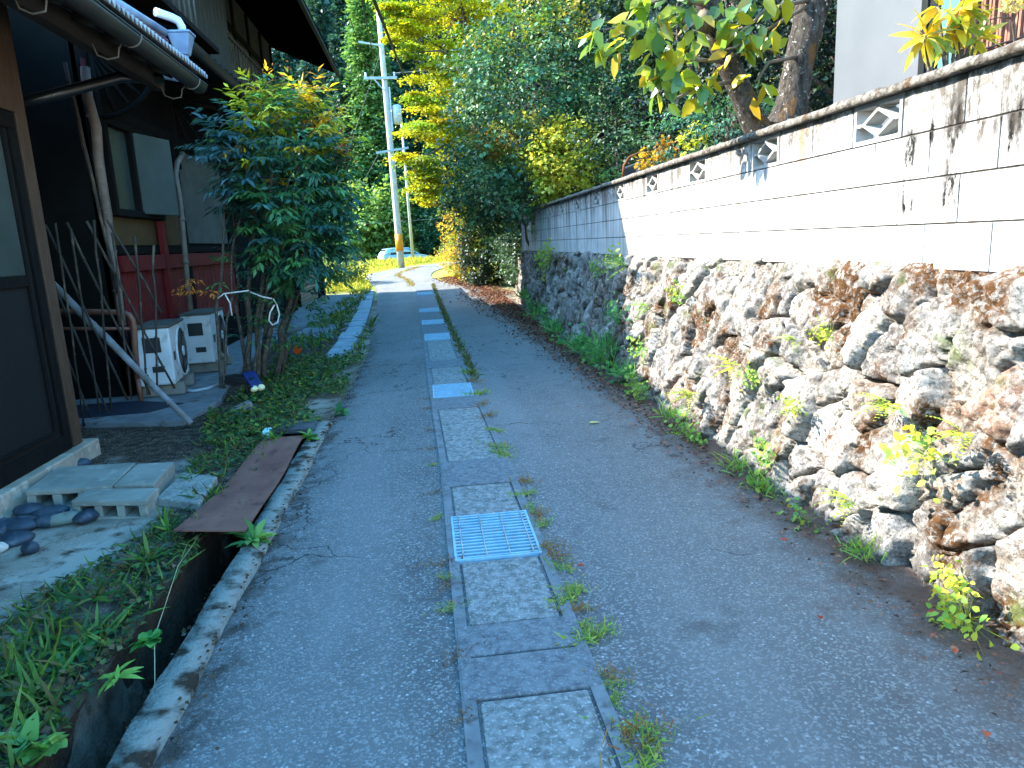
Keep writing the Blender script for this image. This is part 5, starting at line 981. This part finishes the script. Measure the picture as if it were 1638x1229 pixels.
spots = [(5.6, 14.5, 0, 1.0), (7.8, 12.2, 1, 1.0), (6.6, 18.0, 2, 1.15), (9.6, 15.5, 0, 1.2), (5.2, 21.0, 1, 1.25), (8.6, 21.5, 2, 1.3), (12, 18.5, 1, 1.2), (11, 12.0, 2, 1.0), (5.0, 26, 0, 1.3), (9, 27, 1, 1.5), (14, 24, 0, 1.4), (6.6, 9.9, 0, .72), (8.6, 9.0, 2, .85), (5.0, 11.2, 1, .62), (14, 15, 2, 1.2), (6.5, 33, 2, 1.7), (11.5, 34, 0, 1.8), (4.8, 17.3, 2, .8), (16, 31, 1, 1.7)]
used = set()
for k, (x, y, v_, s_) in enumerate(spots):
    z = float(groundz(np.array(float(x)), np.array(float(y))))-.1
    o = wt[v_] if v_ not in used else copy_tree(wt[v_]); used.add(v_); o.location = (x, y, z); o.scale = (s_, s_, s_*1.05); o.rotation_euler = (0, 0, k*1.7); tag(o, LBD, 'tree', 'woodland trees on the right bank')
bush('cypress_sprig', 'small dark green young cypress with flat sprays behind the wall left of the persimmon trunk', atY(1088, 222, 6.9), (.30, .25, .30), 46, 22, .1, .045, ['2c5a48', '3a6a52', '2f5f45', '4a7a58'], LEAF, 'young tree', base=(2.75, 6.9, 1.9), seed=41, trunk=.02, asp=.22, flat=.35)
bush('cypress_sprig', 'dark green drooping young cypress touching the persimmon trunk on its left', atY(1168, 190, 6.2), (.36, .25, .24), 46, 22, .1, .045, ['2c5a48', '3a6a52', '2f5f45', '4a7a58'], LEAF, 'young tree', base=(2.75, 6.2, 1.9), seed=42, trunk=.02, asp=.22, flat=.35)
for (x, y, yy_, lab, pal_, s_) in [(1037, 255, 7.4, 'small amber leaved seedling on the coping right of the rusty hoop', ['b08a2c', 'b8962c', 'a08a30'], .8), (1072, 243, 6.9, 'small orange seedling growing above the coping before the dark cypress', ['b8842a', 'b07a2a', 'b8942e'], .9), (1110, 226, 6.4, 'yellow green seedling on the coping below the persimmon leaves', ['a8b03c', '96a23a', 'b8b848'], 1.2), (975, 290, 9.0, 'green weeds growing over the coping under the dark shrub', ['6c8a4a', '7d9a50', '5a7a44'], 1.3)]:
    bush('young_shrub', lab, atY(x, y, yy_), (.14*s_, .1, .12*s_), 16, 9, .05, .045, pal_, SOFT, 'seedling', base=(2.45, yy_, 2.0), seed=int(x), trunk=.006, nl=5)
m = MB(); y = 8.3; P = [atY(*p, y) for p in [(996, 285), (998, 265), (1006, 252), (1020, 246), (1052, 243)]]; m.tube(P, .014, 8); tag(m.build('rusty_hoop', mat('rust_pipe', '7a4a2c', '5c3620', 9, .8, .2, .2), None, True), 'rusty bent pipe hoop standing behind the wall coping', 'pipe hoop')
tag(MB().box(2.62, 3.0, 8.6, 9.3, 1.9, 2.42, .02).build('dark_bin', mat('black_mesh', '22272c', '171b1f', 30, .7, .3, .5, 60)), 'dark netted bin behind the wall under the rusty hoop', 'bin')

# distant hillside: cedar forest, a lone pale cypress and rounded trees along the meadow
q = np.random.default_rng(13)
def cedar(seed, h, R0, pal, nb=230, per=15, leaf=.62, asp=.3):
    T = thing('cedar_tree', '', 'tree', (0, 0, 0)); qq = np.random.default_rng(seed); lv = Leaves(); t_ = qq.uniform(.12, 1, nb)**.9; a = qq.uniform(0, 6.283, nb)
    rr = R0*(1-t_)**.7*qq.uniform(.6, 1.15, nb)+.25; n = nb*per; i = np.repeat(np.arange(nb), per); u = qq.uniform(.25, 1, n); rad = rr[i]*u
    P = np.stack([np.cos(a[i])*rad, np.sin(a[i])*rad, t_[i]*h-.55*rad*u*.6], 1)+qq.normal(size=(n, 3))*np.array([.22, .22, .25])
    D = unit(np.stack([np.cos(a[i]), np.sin(a[i]), -.1+0*u], 1)+qq.normal(size=(n, 3))*.55); N = unit(qq.normal(size=(n, 3))*.5+np.array([0, 0, .8])+.5*D); L = leaf*qq.uniform(.6, 1.2, n)
    lv.add(P, D, N, L, L*asp, pick(pal, nb, qq, .2)[i]*(1+qq.uniform(-.15, .15, (n, 1))), 'tri', .25, .25)
    m = MB(); m.tube([(0, 0, -1), (0, 0, h*.5), (0, 0, h*.97)], [R0*.09, R0*.06, .02], 7); m.build('trunk', BARK, T, True); lv.build('crown', LEAF, T); return T
CED = ['22403a', '294a42', '30554c', '1e3630', '386056', '264845']
ct = [cedar(51, 15, 3.0, CED), cedar(52, 17, 2.7, CED, 250), cedar(53, 13, 3.2, CED, 220)]; used = set(); k = 0
for y in (73, 80, 88, 97, 107, 118, 131):
    for x in np.arange(-.26*y, .20*y, 4.4):
        x2, y2 = x+q.uniform(-1.2, 1.2), y+q.uniform(-2.5, 2.5); v_ = int(q.integers(0, 3)); z = float(groundz(np.array(x2), np.array(y2)))-.8
        o = ct[v_] if v_ not in used else copy_tree(ct[v_]); used.add(v_); s_ = q.uniform(.75, 1.15); o.location = (x2, y2, z); o.scale = (s_, s_, s_*q.uniform(.9, 1.1)); o.rotation_euler = (0, 0, q.uniform(0, 6)); tag(o, 'dark blue green cedar of the forest covering the far hillside', 'tree', 'cedars on the far hillside')
T = cedar(55, 20.5, 2.6, ['567f48', '668d50', '4a7444', '749856'], 620, 30, .34, .30); x, y = atY(606, 330, 74).x, 74; T.location = (x, y, float(gz(y))+1.0); T.scale = (1.5, 1.5, 1.2); tag(T, 'tall pale green conical cypress standing alone behind the utility pole', 'tree'); T.name = 'cypress_tree'
def round_tree(seed, h, R0, pal):
    T = thing('broadleaf_tree', '', 'tree', (0, 0, 0)); qq = np.random.default_rng(seed); lv = Leaves(); cc = crown(lv, (0, 0, h*.52), (R0, R0, h*.5), 210, 24, .7, .32, pal, qq, lump=.25, asp=.42); m = MB(); limbs(m, (0, 0, -.4), (0, 0, h*.7), .2, .06, cc, qq, 8, .1); m.build('trunk', BARK, T, True); lv.build('crown', SOFT, T); return T
rt = [round_tree(61, 6, 2.8, ['6f8f48', '7d9c50', '5c8044', '8aa454']), round_tree(62, 7, 2.6, ['3c6444', '487050', '335a40']), round_tree(63, 5, 2.4, ['8f9f50', '7c924a', '9aa458', '5f8046'])]; used = set()
for k, (x, y, v_, s_, lab) in enumerate([(-9.0, 66, 2, 1.1, 0), (-6.9, 67, 0, 1.1, 0), (-4.9, 66, 0, 1.15, 0), (-2.7, 68, 0, 1.0, 0), (-.6, 70, 1, 1.0, 1), (1.2, 69, 1, 1.2, 1), (3.6, 70, 1, 1.25, 1), (6.2, 69, 1, 1.3, 1), (-11.8, 69, 1, 1.2, 1), (-6.2, 66.5, 2, .75, 0), (-8.3, 65, 1, .5, 1), (-2.2, 66, 2, .7, 0), (.4, 66.5, 1, .65, 1), (3.0, 63.5, 1, .5, 1), (-4.3, 66, 1, .55, 1), (2.0, 75, 1, 1.6, 1), (-2.0, 76, 1, 1.5, 1), (5.5, 76, 1, 1.6, 1), (9, 62, 1, 1.3, 1), (12, 58, 1, 1.5, 1), (8, 50, 1, 1.3, 1), (13, 48, 1, 1.6, 1), (17, 45, 1, 1.8, 1)]):
    o = rt[v_] if v_ not in used else copy_tree(rt[v_]); used.add(v_); o.location = (x, y, float(groundz(np.array(float(x)), np.array(float(y))))-.1); o.scale = (s_, s_, s_); o.rotation_euler = (0, 0, k*2.1)
    tag(o, 'dark rounded tree in the shade at the forest edge behind the meadow' if lab else 'sunlit pale green rounded tree at the forest edge behind the meadow', 'tree', 'dark trees along the forest edge' if lab else 'sunlit trees along the forest edge')

# grass, weeds, ferns, litter
q = np.random.default_rng(14)
def blades(lv, P, L, w, pal, up=1.0, form='tri'):
    n = len(P); D = unit(q.normal(size=(n, 3))*np.array([.6, .6, .15])+np.array([0, 0, up])); lv.add(P, D, unit(q.normal(size=(n, 3))+np.array([0, 0, .4])), L*q.uniform(.5, 1.2, n), w, pick(pal, n, q), form, .55, .15)
GP = ['4a7430', '587f36', '3c6430', '6a8a3c', '748f42', '355830', '6a5f3a']; BP = ['35583a', '406838', '284c34', '4c703e', '5f6a38', '5a4a34']
def scatter(n, xa, xb, ya, yb, dens, zf):
    x, y = q.uniform(xa, xb, n), q.uniform(ya, yb, n); k = fbm(x*dens[0], y*dens[0], 3, dens[1]) > dens[2]; x, y = x[k], y[k]; return np.stack([x, y, zf(x, y)], 1)
flat0 = lambda x, y: 0*x+.005
lv = Leaves()
P = scatter(7600, -1.95, -1.31, 1.4, 6.4, (2.6, 81, .42), lambda x, y: 0*x+.02); edge = (P[:, 0] > -1.95+.35*np.sin(P[:, 1]*2)*.5+np.clip((3.6-P[:, 1])*-.18, -.3, .25)); P = P[edge]
k = q.uniform(size=len(P)) < .26; blades(lv, P[k], .10, .0045, GP, .6, 'full'); b = P[~k]; n = len(b)
lv.add(b+np.array([0, 0, .03])*q.uniform(0, 1, (n, 1)), unit(q.normal(size=(n, 3))*np.array([1, 1, .3])+np.array([0, 0, .2])), unit(q.normal(size=(n, 3))*.4+np.array([0, 0, 1])), .035, .013, pick(BP+['6a5a3a', '7a6a48'], n, q), 'tri')
P = scatter(380, -1.75, -1.36, 1.4, 2.9, (2.2, 5, .3), lambda x, y: 0*x+.02); blades(lv, P, .14, .007, GP, .9, 'full')
P = scatter(8200, -2.25, -1.0, 5.9, 10.6, (1.9, 83, .40), flat0); P = P[P[:, 0] < np.interp(P[:, 1], [5.9, 6.6, 10.6], [-1.42, -1.0, -.98])]; P = P[P[:, 0] > np.interp(P[:, 1], [5.9, 7, 8, 10], [-1.95, -2.2, -2.15, -2.4])]; k = q.uniform(size=len(P)) < .3
blades(lv, P[k], .10, .005, GP, .7, 'full'); b = P[~k]; n = len(b); lv.add(b+np.array([0, 0, .09])*q.uniform(0, 1, (n, 1)), unit(q.normal(size=(n, 3))*np.array([1, 1, .3])), unit(q.normal(size=(n, 3))*.4+np.array([0, 0, 1])), .05, .019, pick(BP+['6a8a3c', '8a8a3a'], n, q), 'tri')
P = scatter(3600, -2.5, -.95, 10.4, 26, (1.2, 87, .45), flat0); P = P[(P[:, 0] > -1.2) & (P[:, 0] < -.98-.03*(P[:, 1]-10)) | (P[:, 0] < -1.62-.02*(P[:, 1]-10))]; P[:, 2] = .03+gz(P[:, 1]); n = len(P); blades(lv, P, .16, .010, GP+['8a9a44'], .9)
P = scatter(2600, -3.8, -1.9, 25.2, 31, (1.1, 88, .2), lambda x, y: gz(y)); P = P[P[:, 0] < -1.95-.17*(P[:, 1]-25.5)]; blades(lv, P, .22, .018, ['8fa03c', 'a8a844', 'b8a848', '7a9440'], .9)
tag(lv.build('grass', GRASSM), kind='stuff', cat=None); bpy.data.objects['grass']['label'] = 'weedy green grass and ground cover along the left verge'
lv = Leaves(); P = scatter(26000, -16, 3.2, 27, 66, (.4, 90, .22), lambda x, y: gz(y)); lx = np.interp(P[:, 1], le[:, 1][np.argsort(le[:, 1])], le[:, 0][np.argsort(le[:, 1])]); P = P[(P[:, 0] < lx-.15) | (P[:, 1] > 46)]; blades(lv, P, .34, .03, ['a2ac44', 'b4b450', '8fa040', 'c0b858', 'a8a040'], .9)
o = lv.build('meadow_grass', GRASSM); tag(o, 'sunlit yellow green meadow grass beyond the lane', kind='stuff')
# weeds in the seams of the lane drain: copied tufts
def tuft(name, pal, n, L, w, form='full', up=.8, r=.035, broad=0):
    lv = Leaves(); P = np.stack([q.normal(size=n)*r, q.normal(size=n)*r*1.3, np.zeros(n)], 1); blades(lv, P, L, w, pal, up, form)
    if broad:
        b = P[:broad]; lv.add(b+np.array([0, 0, .012]), unit(q.normal(size=(broad, 3))*np.array([1, 1, .2])+np.array([0, 0, .25])), unit(q.normal(size=(broad, 3))*.3+np.array([0, 0, 1])), L*.42, L*.12, pick(pal, broad, q), 'full')
    return lv.build(name, GRASSM)
TU = [tuft('weed_tuft', ['7f9a3c', '8fa846', '6c8a3a', 'a09a44'], 90, .062, .0024, broad=26), tuft('weed_tuft', ['8a6a3c', 'a07a48', '7a8a3c', '9a5a34', '6c5a38'], 70, .07, .0022), tuft('weed_tuft', ['5c8a3c', '6c9a46', '8aa850', 'b08a48'], 80, .05, .0024, broad=34), tuft('weed_tuft', ['6a4a30', '5a4630', '8a6a48'], 60, .045, .002)]
usedt = set()
def put(px, py, kind, s_, lab, grp):
    p = atZ(px, py, .0); o = TU[kind] if kind not in usedt else copy_tree(TU[kind]); usedt.add(kind); o.location = (p.x, p.y, float(gz(p.y))+.004); o.rotation_euler = (0, 0, q.uniform(0, 6)); s_ *= .72; o.scale = (s_, s_*1.6, s_); tag(o, lab, 'weed', grp)
GR = 'weed tufts in the right seam of the lane drain'; GL = 'dry weed tufts in the left seam of the lane drain'
for px, py, kd, s_ in [(1022, 1185, 1, 1.3), (1012, 1165, 2, .9), (1038, 1212, 0, 1.0), (980, 1085, 1, .8), (975, 1095, 2, .6), (985, 1120, 0, .5), (946, 1022, 0, 1.1), (940, 1008, 2, .8), (912, 958, 0, 1.0), (920, 978, 1, .8), (908, 945, 2, .8), (895, 910, 2, .9), (888, 892, 1, 1.2), (880, 878, 1, .9), (866, 840, 2, .9), (858, 828, 1, .9), (850, 815, 2, .9), (838, 793, 0, .8), (836, 772, 1, 1.0), (803, 728, 0, 1.2), (798, 716, 2, 1.2), (790, 690, 0, .9), (780, 668, 1, 1.2), (770, 650, 1, 1.2), (764, 632, 0, 1.3), (757, 612, 1, 1.3), (750, 598, 0, 1.4)]: put(px, py, kd, s_, 'small green and rusty weed tuft growing in the right hand seam of the lane drain', GR)
for px, py, kd, s_ in [(737, 1052, 3, 1.1), (744, 1150, 3, .9), (720, 975, 2, .7), (716, 940, 3, 1.0), (714, 925, 2, .6), (708, 905, 3, 1.2), (700, 830, 0, .5), (697, 790, 3, .8), (692, 745, 2, .5), (690, 720, 3, .8), (688, 690, 3, .8), (684, 655, 3, .9), (682, 640, 3, .8)]: put(px, py, kd, s_, 'small brown dry weed tuft in the left hand seam of the lane drain', GL)
lv = Leaves(); y = q.uniform(8, 26.5, 1300); x = strip_x(y)[1]+.05+.03*q.normal(size=len(y)); blades(lv, np.stack([x, y, gz(y)], 1), .085, .007, ['5a7438', '74703c', '6a5c38', '806a40', '486634'], .8)
y = q.uniform(26, 37, 900); x = np.interp(y, [26, 29.2, 31, 32.9, 36.9], [-.53, -.8, -1.25, -1.15, -.36])+.08*q.normal(size=len(y)); blades(lv, np.stack([x, y, gz(y)], 1), .08, .010, ['8a8a44', '9a8a4c', '7a8440', '907040'], .8)
tag(lv.build('seam_grass', GRASSM), 'line of low weeds along the far part of the drain and the bend', kind='stuff')
# larger weeds by the open drain
def weedplant(px, py, z, n, L, lab, pal, asp=.3, up=.5):
    p = atZ(px, py, z); T = Leaves(); P = np.array(p)+q.normal(size=(n, 3))*np.array([.012, .012, 0]); D = unit(q.normal(size=(n, 3))*np.array([1, 1, .2])+np.array([0, 0, up])); LL = L*q.uniform(.6, 1.15, n); T.add(P, D, unit(np.array([0, 0, 1])+q.normal(size=(n, 3))*.3), LL, LL*asp, pick(pal, n, q, .15), 'full', .35, .2)
    o = T.build('weed_plant', GRASSM); V = np.array(p); o.data.transform(Matrix.Translation(-Vector(V))); o.location = V; tag(o, lab, 'weed', 'leafy weeds along the open drain')
weedplant(405, 865, .02, 26, .13, 'leafy weed on the kerb at the near end of the rusty sheet', ['5f9a50', '74aa58', '4f8a4c', '8ab060'], .2)
weedplant(125, 1035, .03, 9, .13, 'broad leaved weed in the grass left of the open drain', ['4a8a4a', '5a9a52'], .33); weedplant(40, 1190, .03, 11, .12, 'large pale leaved weed in the bottom corner beside the drain', ['6aa860', '7ab468'], .33, .8)
weedplant(238, 1025, .0, 40, .05, 'small leaved green weed hanging over the open drain', ['4a8a40', '5a9a48'], .4); weedplant(180, 1085, .02, 12, .09, 'thin leaved grass weed leaning over the open drain edge', ['7aa84a', '8ab452'], .14); weedplant(75, 1195, .03, 16, .07, 'clover like weed on the drain edge at the bottom', ['6a9a4a', '86a850'], .45)
weedplant(440, 705, .03, 20, .12, 'low weed beside the far right corner of the rusty sheet', ['6a9a40', '80a84a'], .2); weedplant(495, 700, .02, 18, .12, 'spreading weed on the kerb past the rusty sheet', ['7aa84a', '5f8f48'], .2); weedplant(545, 660, .0, 14, .10, 'green weed at the asphalt edge past the dark slab', ['4a8a50', '3f7a4c'], .3)
for px, py in ((310, 770), (330, 800), (270, 850), (235, 900), (150, 960), (90, 1000), (60, 1110), (20, 1080)): weedplant(px, py, .03, 16, .15, 'grassy weed clump in the strip between yard and open drain', GP, .07, .9)
# plants on and under the stone wall
FERN = ['a8b23c', '8fa23c', 'b8b848', '7a9a40']
def onwall(px, py, kind, s_, lab, grp='plants rooted in the stone wall', pal=FERN):
    r = _ray(px, py); xx = 1.95
    for _ in range(6): p = r*(xx/r.x); yv = p.y; zv = CAM_H+p.z; xx = float(wbase(yv)+(wtop(yv)-wbase(yv))*min(max(zv, 0)/1.33, 1))-.10
    c = np.array([xx, p.y, max(zv, .01)]); T = Leaves()
    if kind == 'fern':
        for f in range(7):
            d = unit(np.array([-.7, q.normal()*.7, q.uniform(-.5, .6)])); Lf = .17*s_*q.uniform(.7, 1.1); n = 16; u = np.repeat(np.linspace(.12, 1, n//2), 2); sd = unit(np.cross(d, [0, 0, 1.])); sg = np.tile([1, -1], n//2)[:, None]; P = c+d*(u*Lf)[:, None]-np.array([0, 0, .5])*(u*u*Lf)[:, None]*.5; T.add(P, unit(sd*sg+d*.5), np.tile([0, 0, 1.], (n, 1)), .045*s_*(1.1-u), .007*s_, pick(pal, n, q, .12), 'tri')
    elif kind == 'leafy':
        s_ *= .75; n = 60; P = c+q.normal(size=(n, 3))*np.array([.03, .07, .055])*s_+np.array([-.03, 0, 0]); T.add(np.repeat(c[None]+np.array([[.03, 0, -.02]]), n, 0), P-c, unit(q.normal(size=(n, 3))), np.linalg.norm(P-c-np.array([.03, 0, -.02]), axis=1), .0012, pick(pal, n, q, .12), 'tri', 0, 0); T.add(P, unit(q.normal(size=(n, 3))+np.array([-.5, 0, 0])), unit(q.normal(size=(n, 3))*.4+np.array([-.7, 0, .6])), .036*s_*q.uniform(.6, 1.3, n), .0125*s_, pick(pal, n, q, .12), 'full')
    else:
        n = 70; P = c+q.normal(size=(n, 3))*np.array([.03, .06, .012])*s_; blades(T, P, .10*s_, .0032*s_, pal, .7, 'full')
    T_ = T.build('wall_fern' if kind == 'fern' else 'wall_plant', SOFT); T_.data.transform(Matrix.Translation(-Vector(c))); T_.location = c; tag(T_, lab, 'fern' if kind == 'fern' else 'plant', grp)
GRN = ['6f9a48', '86a850', '5a8a48', '94a848']
onwall(1475, 725, 'leafy', 1.7, 'clover like plant with round pale leaves high on the near stones', pal=['9ab84a', 'b8c04c', '86b070', 'c0b83c']); onwall(1430, 650, 'fern', 1.2, 'small fern above the clover like plant on the wall'); onwall(1540, 690, 'fern', 1.0, 'yellow fern right of the clover like plant'); onwall(1275, 545, 'fern', .9, 'moss coloured fern high in the middle of the sunlit stones')
onwall(1180, 585, 'fern', 1.5, 'long yellow green fern frond on the wall above the ground weeds'); onwall(1205, 600, 'leafy', 1.0, 'creeping leafy plant beside the long fern', pal=GRN); onwall(1085, 468, 'leafy', 1.2, 'bright leafy plant just under the block wall above brown moss', pal=GRN); onwall(1320, 530, 'leafy', .8, 'small yellow leafy plant under a dark wall hollow')
onwall(1110, 630, 'fern', 1.5, 'fern near the foot of the wall at the edge of the sunlight'); onwall(1225, 725, 'leafy', 1.2, 'leafy weed low on the wall with three big leaves', pal=GRN); onwall(1270, 650, 'leafy', .9, 'small ivy like plant in the middle of the wall'); onwall(1360, 800, 'fern', 1.0, 'little fern in the dark hollow low on the wall')
onwall(1530, 930, 'leafy', 1.1, 'yellow leafy weed at the wall foot near the right edge', pal=['b8b83c', 'c8c048', '9ab048']); onwall(1535, 985, 'leafy', 1.3, 'larger yellow green weed at the wall foot near the right edge', pal=['a8b83c', 'b8c048', '8ab048'])
onwall(1005, 425, 'fern', 2.0, 'green fern right under the block wall in the shaded part', pal=GRN); onwall(985, 415, 'leafy', 1.8, 'small leafy plant on the ledge under the shaded block wall', pal=GRN); onwall(955, 430, 'leafy', 1.5, 'shaded leafy plant left of the ledge fern', pal=GRN); onwall(870, 420, 'leafy', 3, 'large green patch of leaves near the far end of the stone wall', pal=['7a9a48', '8aa450', '94a044']); onwall(878, 405, 'leafy', 2.6, 'yellow green leaves at the top of the far stone wall', pal=['94a44a', 'a0a850'])
onwall(985, 500, 'leafy', 2.2, 'dark green leafy plant midway up the shaded wall', pal=['3f7a4c', '4c8a54']); onwall(1040, 490, 'fern', 1.6, 'pale fern just left of the sunlit stones', pal=GRN); onwall(1025, 555, 'leafy', 1.6, 'yellow green plant low on the wall left of the sunlit stones', pal=GRN)
GB = 'weeds along the foot of the stone wall'
for k, (px, py, s_) in enumerate([(1095, 690, 1.6), (1075, 668, 1.4), (1115, 700, 1.5), (1175, 750, 1.2), (1215, 785, 1.5), (1225, 800, 1.2), (1285, 830, 1.2), (1375, 885, 1.0), (1015, 612, 1.8), (1000, 600, 1.8), (985, 590, 2.0), (960, 578, 2.2), (945, 568, 2.2), (925, 558, 2.2), (905, 548, 2.4), (890, 530, 2.4), (880, 520, 2.6), (865, 505, 2.8), (850, 490, 3), (840, 478, 3), (1030, 625, 1.5), (968, 560, 2.4), (935, 545, 2.4)]):
    onwall(px, py, ['leafy', 'grassy'][k % 2], s_, 'green leafy weed growing where the stone wall meets the lane' if k % 2 == 0 else 'green grassy weed growing where the stone wall meets the lane', GB+(', leafy' if k % 2 == 0 else ', grassy'), GRN if py > 600 else ['4c8a4c', '5a9a50', '6fa050', '3f7a48'])
# leaf litter
lv = Leaves(); n = 5200; y = 1.5+21*q.uniform(size=n)**.75; x = np.interp(y, [1, 8, 12, 16, 22], [1.95, 1.93, 1.98, 2.1, 2.2])-np.abs(q.normal(size=n))*np.interp(y, [1, 6, 14, 22], [.14, .16, .30, .55]); 
y2 = q.uniform(21, 29, 2600); x2 = np.interp(y2, [21, 24.5, 27, 30], [2.0, 1.6, .95, .6])+q.normal(size=2600)*.28+.15; x, y = np.concatenate([x, x2]), np.concatenate([y, y2]); n = len(x)
lv.add(np.stack([x, y, gz(y)+.012+.02*q.uniform(size=n)], 1), unit(q.normal(size=(n, 3))*np.array([1, 1, .15])), unit(q.normal(size=(n, 3))*.35+np.array([0, 0, 1])), np.interp(y, [1, 8, 25], [.022, .045, .085])*q.uniform(.6, 1.3, n), np.interp(y, [1, 8, 25], [.006, .013, .028]), pick(['4a3428', '6a4a38', '7a5a44', '3c2c24', '8a6a52', '5a4030', '8a5040'], n, q, .2), 'tri', .1, .5)
n = 420; xl = -.98+np.abs(q.normal(size=n))*.06; yl = q.uniform(1.8, 10, n); lv.add(np.stack([xl, yl, np.full(n, .018)], 1), unit(q.normal(size=(n, 3))*np.array([1, 1, .15])), unit(q.normal(size=(n, 3))*.35+np.array([0, 0, 1])), .025*q.uniform(.6, 1.3, n), .008, pick(['3a2a1e', '4a3626', '5a4430'], n, q), 'tri', .1, .4)
n = 900; xl = q.uniform(-1.33, -1.12, n); yl = q.uniform(1.6, 6, n); lv.add(np.stack([xl, yl, np.full(n, -.31)+.03*q.uniform(size=n)], 1), unit(q.normal(size=(n, 3))*np.array([1, 1, .2])), unit(q.normal(size=(n, 3))*.4+np.array([0, 0, 1])), .05*q.uniform(.5, 1.3, n), .012, pick(['3a2c20', '2c2118', '5a4a38', '6a6258'], n, q), 'tri', .1, .4)
tag(lv.build('leaf_litter', DRYM), 'brown fallen leaf litter along the wall foot and in the drain', kind='stuff')
p = atZ(951, 676, .012); lv = Leaves(); lv.add([tuple(p-Vector((.05, 0, 0)))], [(1, .15, .04)], [(0, 0, 1)], .105, .024, lin('c8c06a'), 'full', .1, .2); tag(lv.build('fallen_leaf', leafmat('yellow_dead_leaf', .6, .3, .2)), 'single pale yellow fallen leaf lying on the right lane', 'leaf')
for px, py, lab in [(1528, 1046, 'red fallen leaf on the asphalt near the right edge, largest of the red ones'), (1262, 866, 'orange red leaf on the asphalt by the wall weeds'), (1578, 1170, 'small red leaf nearest the bottom right corner'), (1485, 985, 'pinkish brown leaf beside the yellow weed at the wall foot'), (1310, 985, 'tiny brown leaf on the right lane before the wall'), (922, 905, 'red leaf by the weeds right of the steel grating'), (925, 590, 'small dark leaf on the shaded right lane')]:
    p = atZ(px, py, .014); lv = Leaves(); a = q.uniform(0, 6); lv.add([tuple(p)], [(math.cos(a), math.sin(a), .1)], [(.1, 0, 1)], .045, .013, pick(['b0442c', 'a8553c', '9a3c28'], 1, q)[0], 'full', -.1, .6); tag(lv.build('fallen_leaf', DRYM), lab, 'leaf', 'red leaves on the right lane')
p = atZ(473, 567, .12); lv = Leaves(); lv.add([tuple(p), tuple(p+Vector((0, .01, 0)))], [(.1, -.1, 1), (.6, 0, .5)], [(0, -1, .2), (0, -1, .4)], .13, .032, lin('d8521c'), 'full', .1, .2); tag(lv.build('orange_leaf', SOFT), 'single bright orange leaf in the weeds right of the bush stems', 'leaf')
p = atZ(300, 1000, .02); m = MB(); m.tube([atZ(245, 860, .06)+Vector((.25, 0, 0)), atZ(285, 905, .05), atZ(247, 1020, .0), atZ(248, 1108, -.02)], .0018, 5); tag(m.build('dry_stalk', mat('straw', 'b8aa88', 'a09270', 9)), 'thin pale dry stalk bending over the open drain', 'stalk')
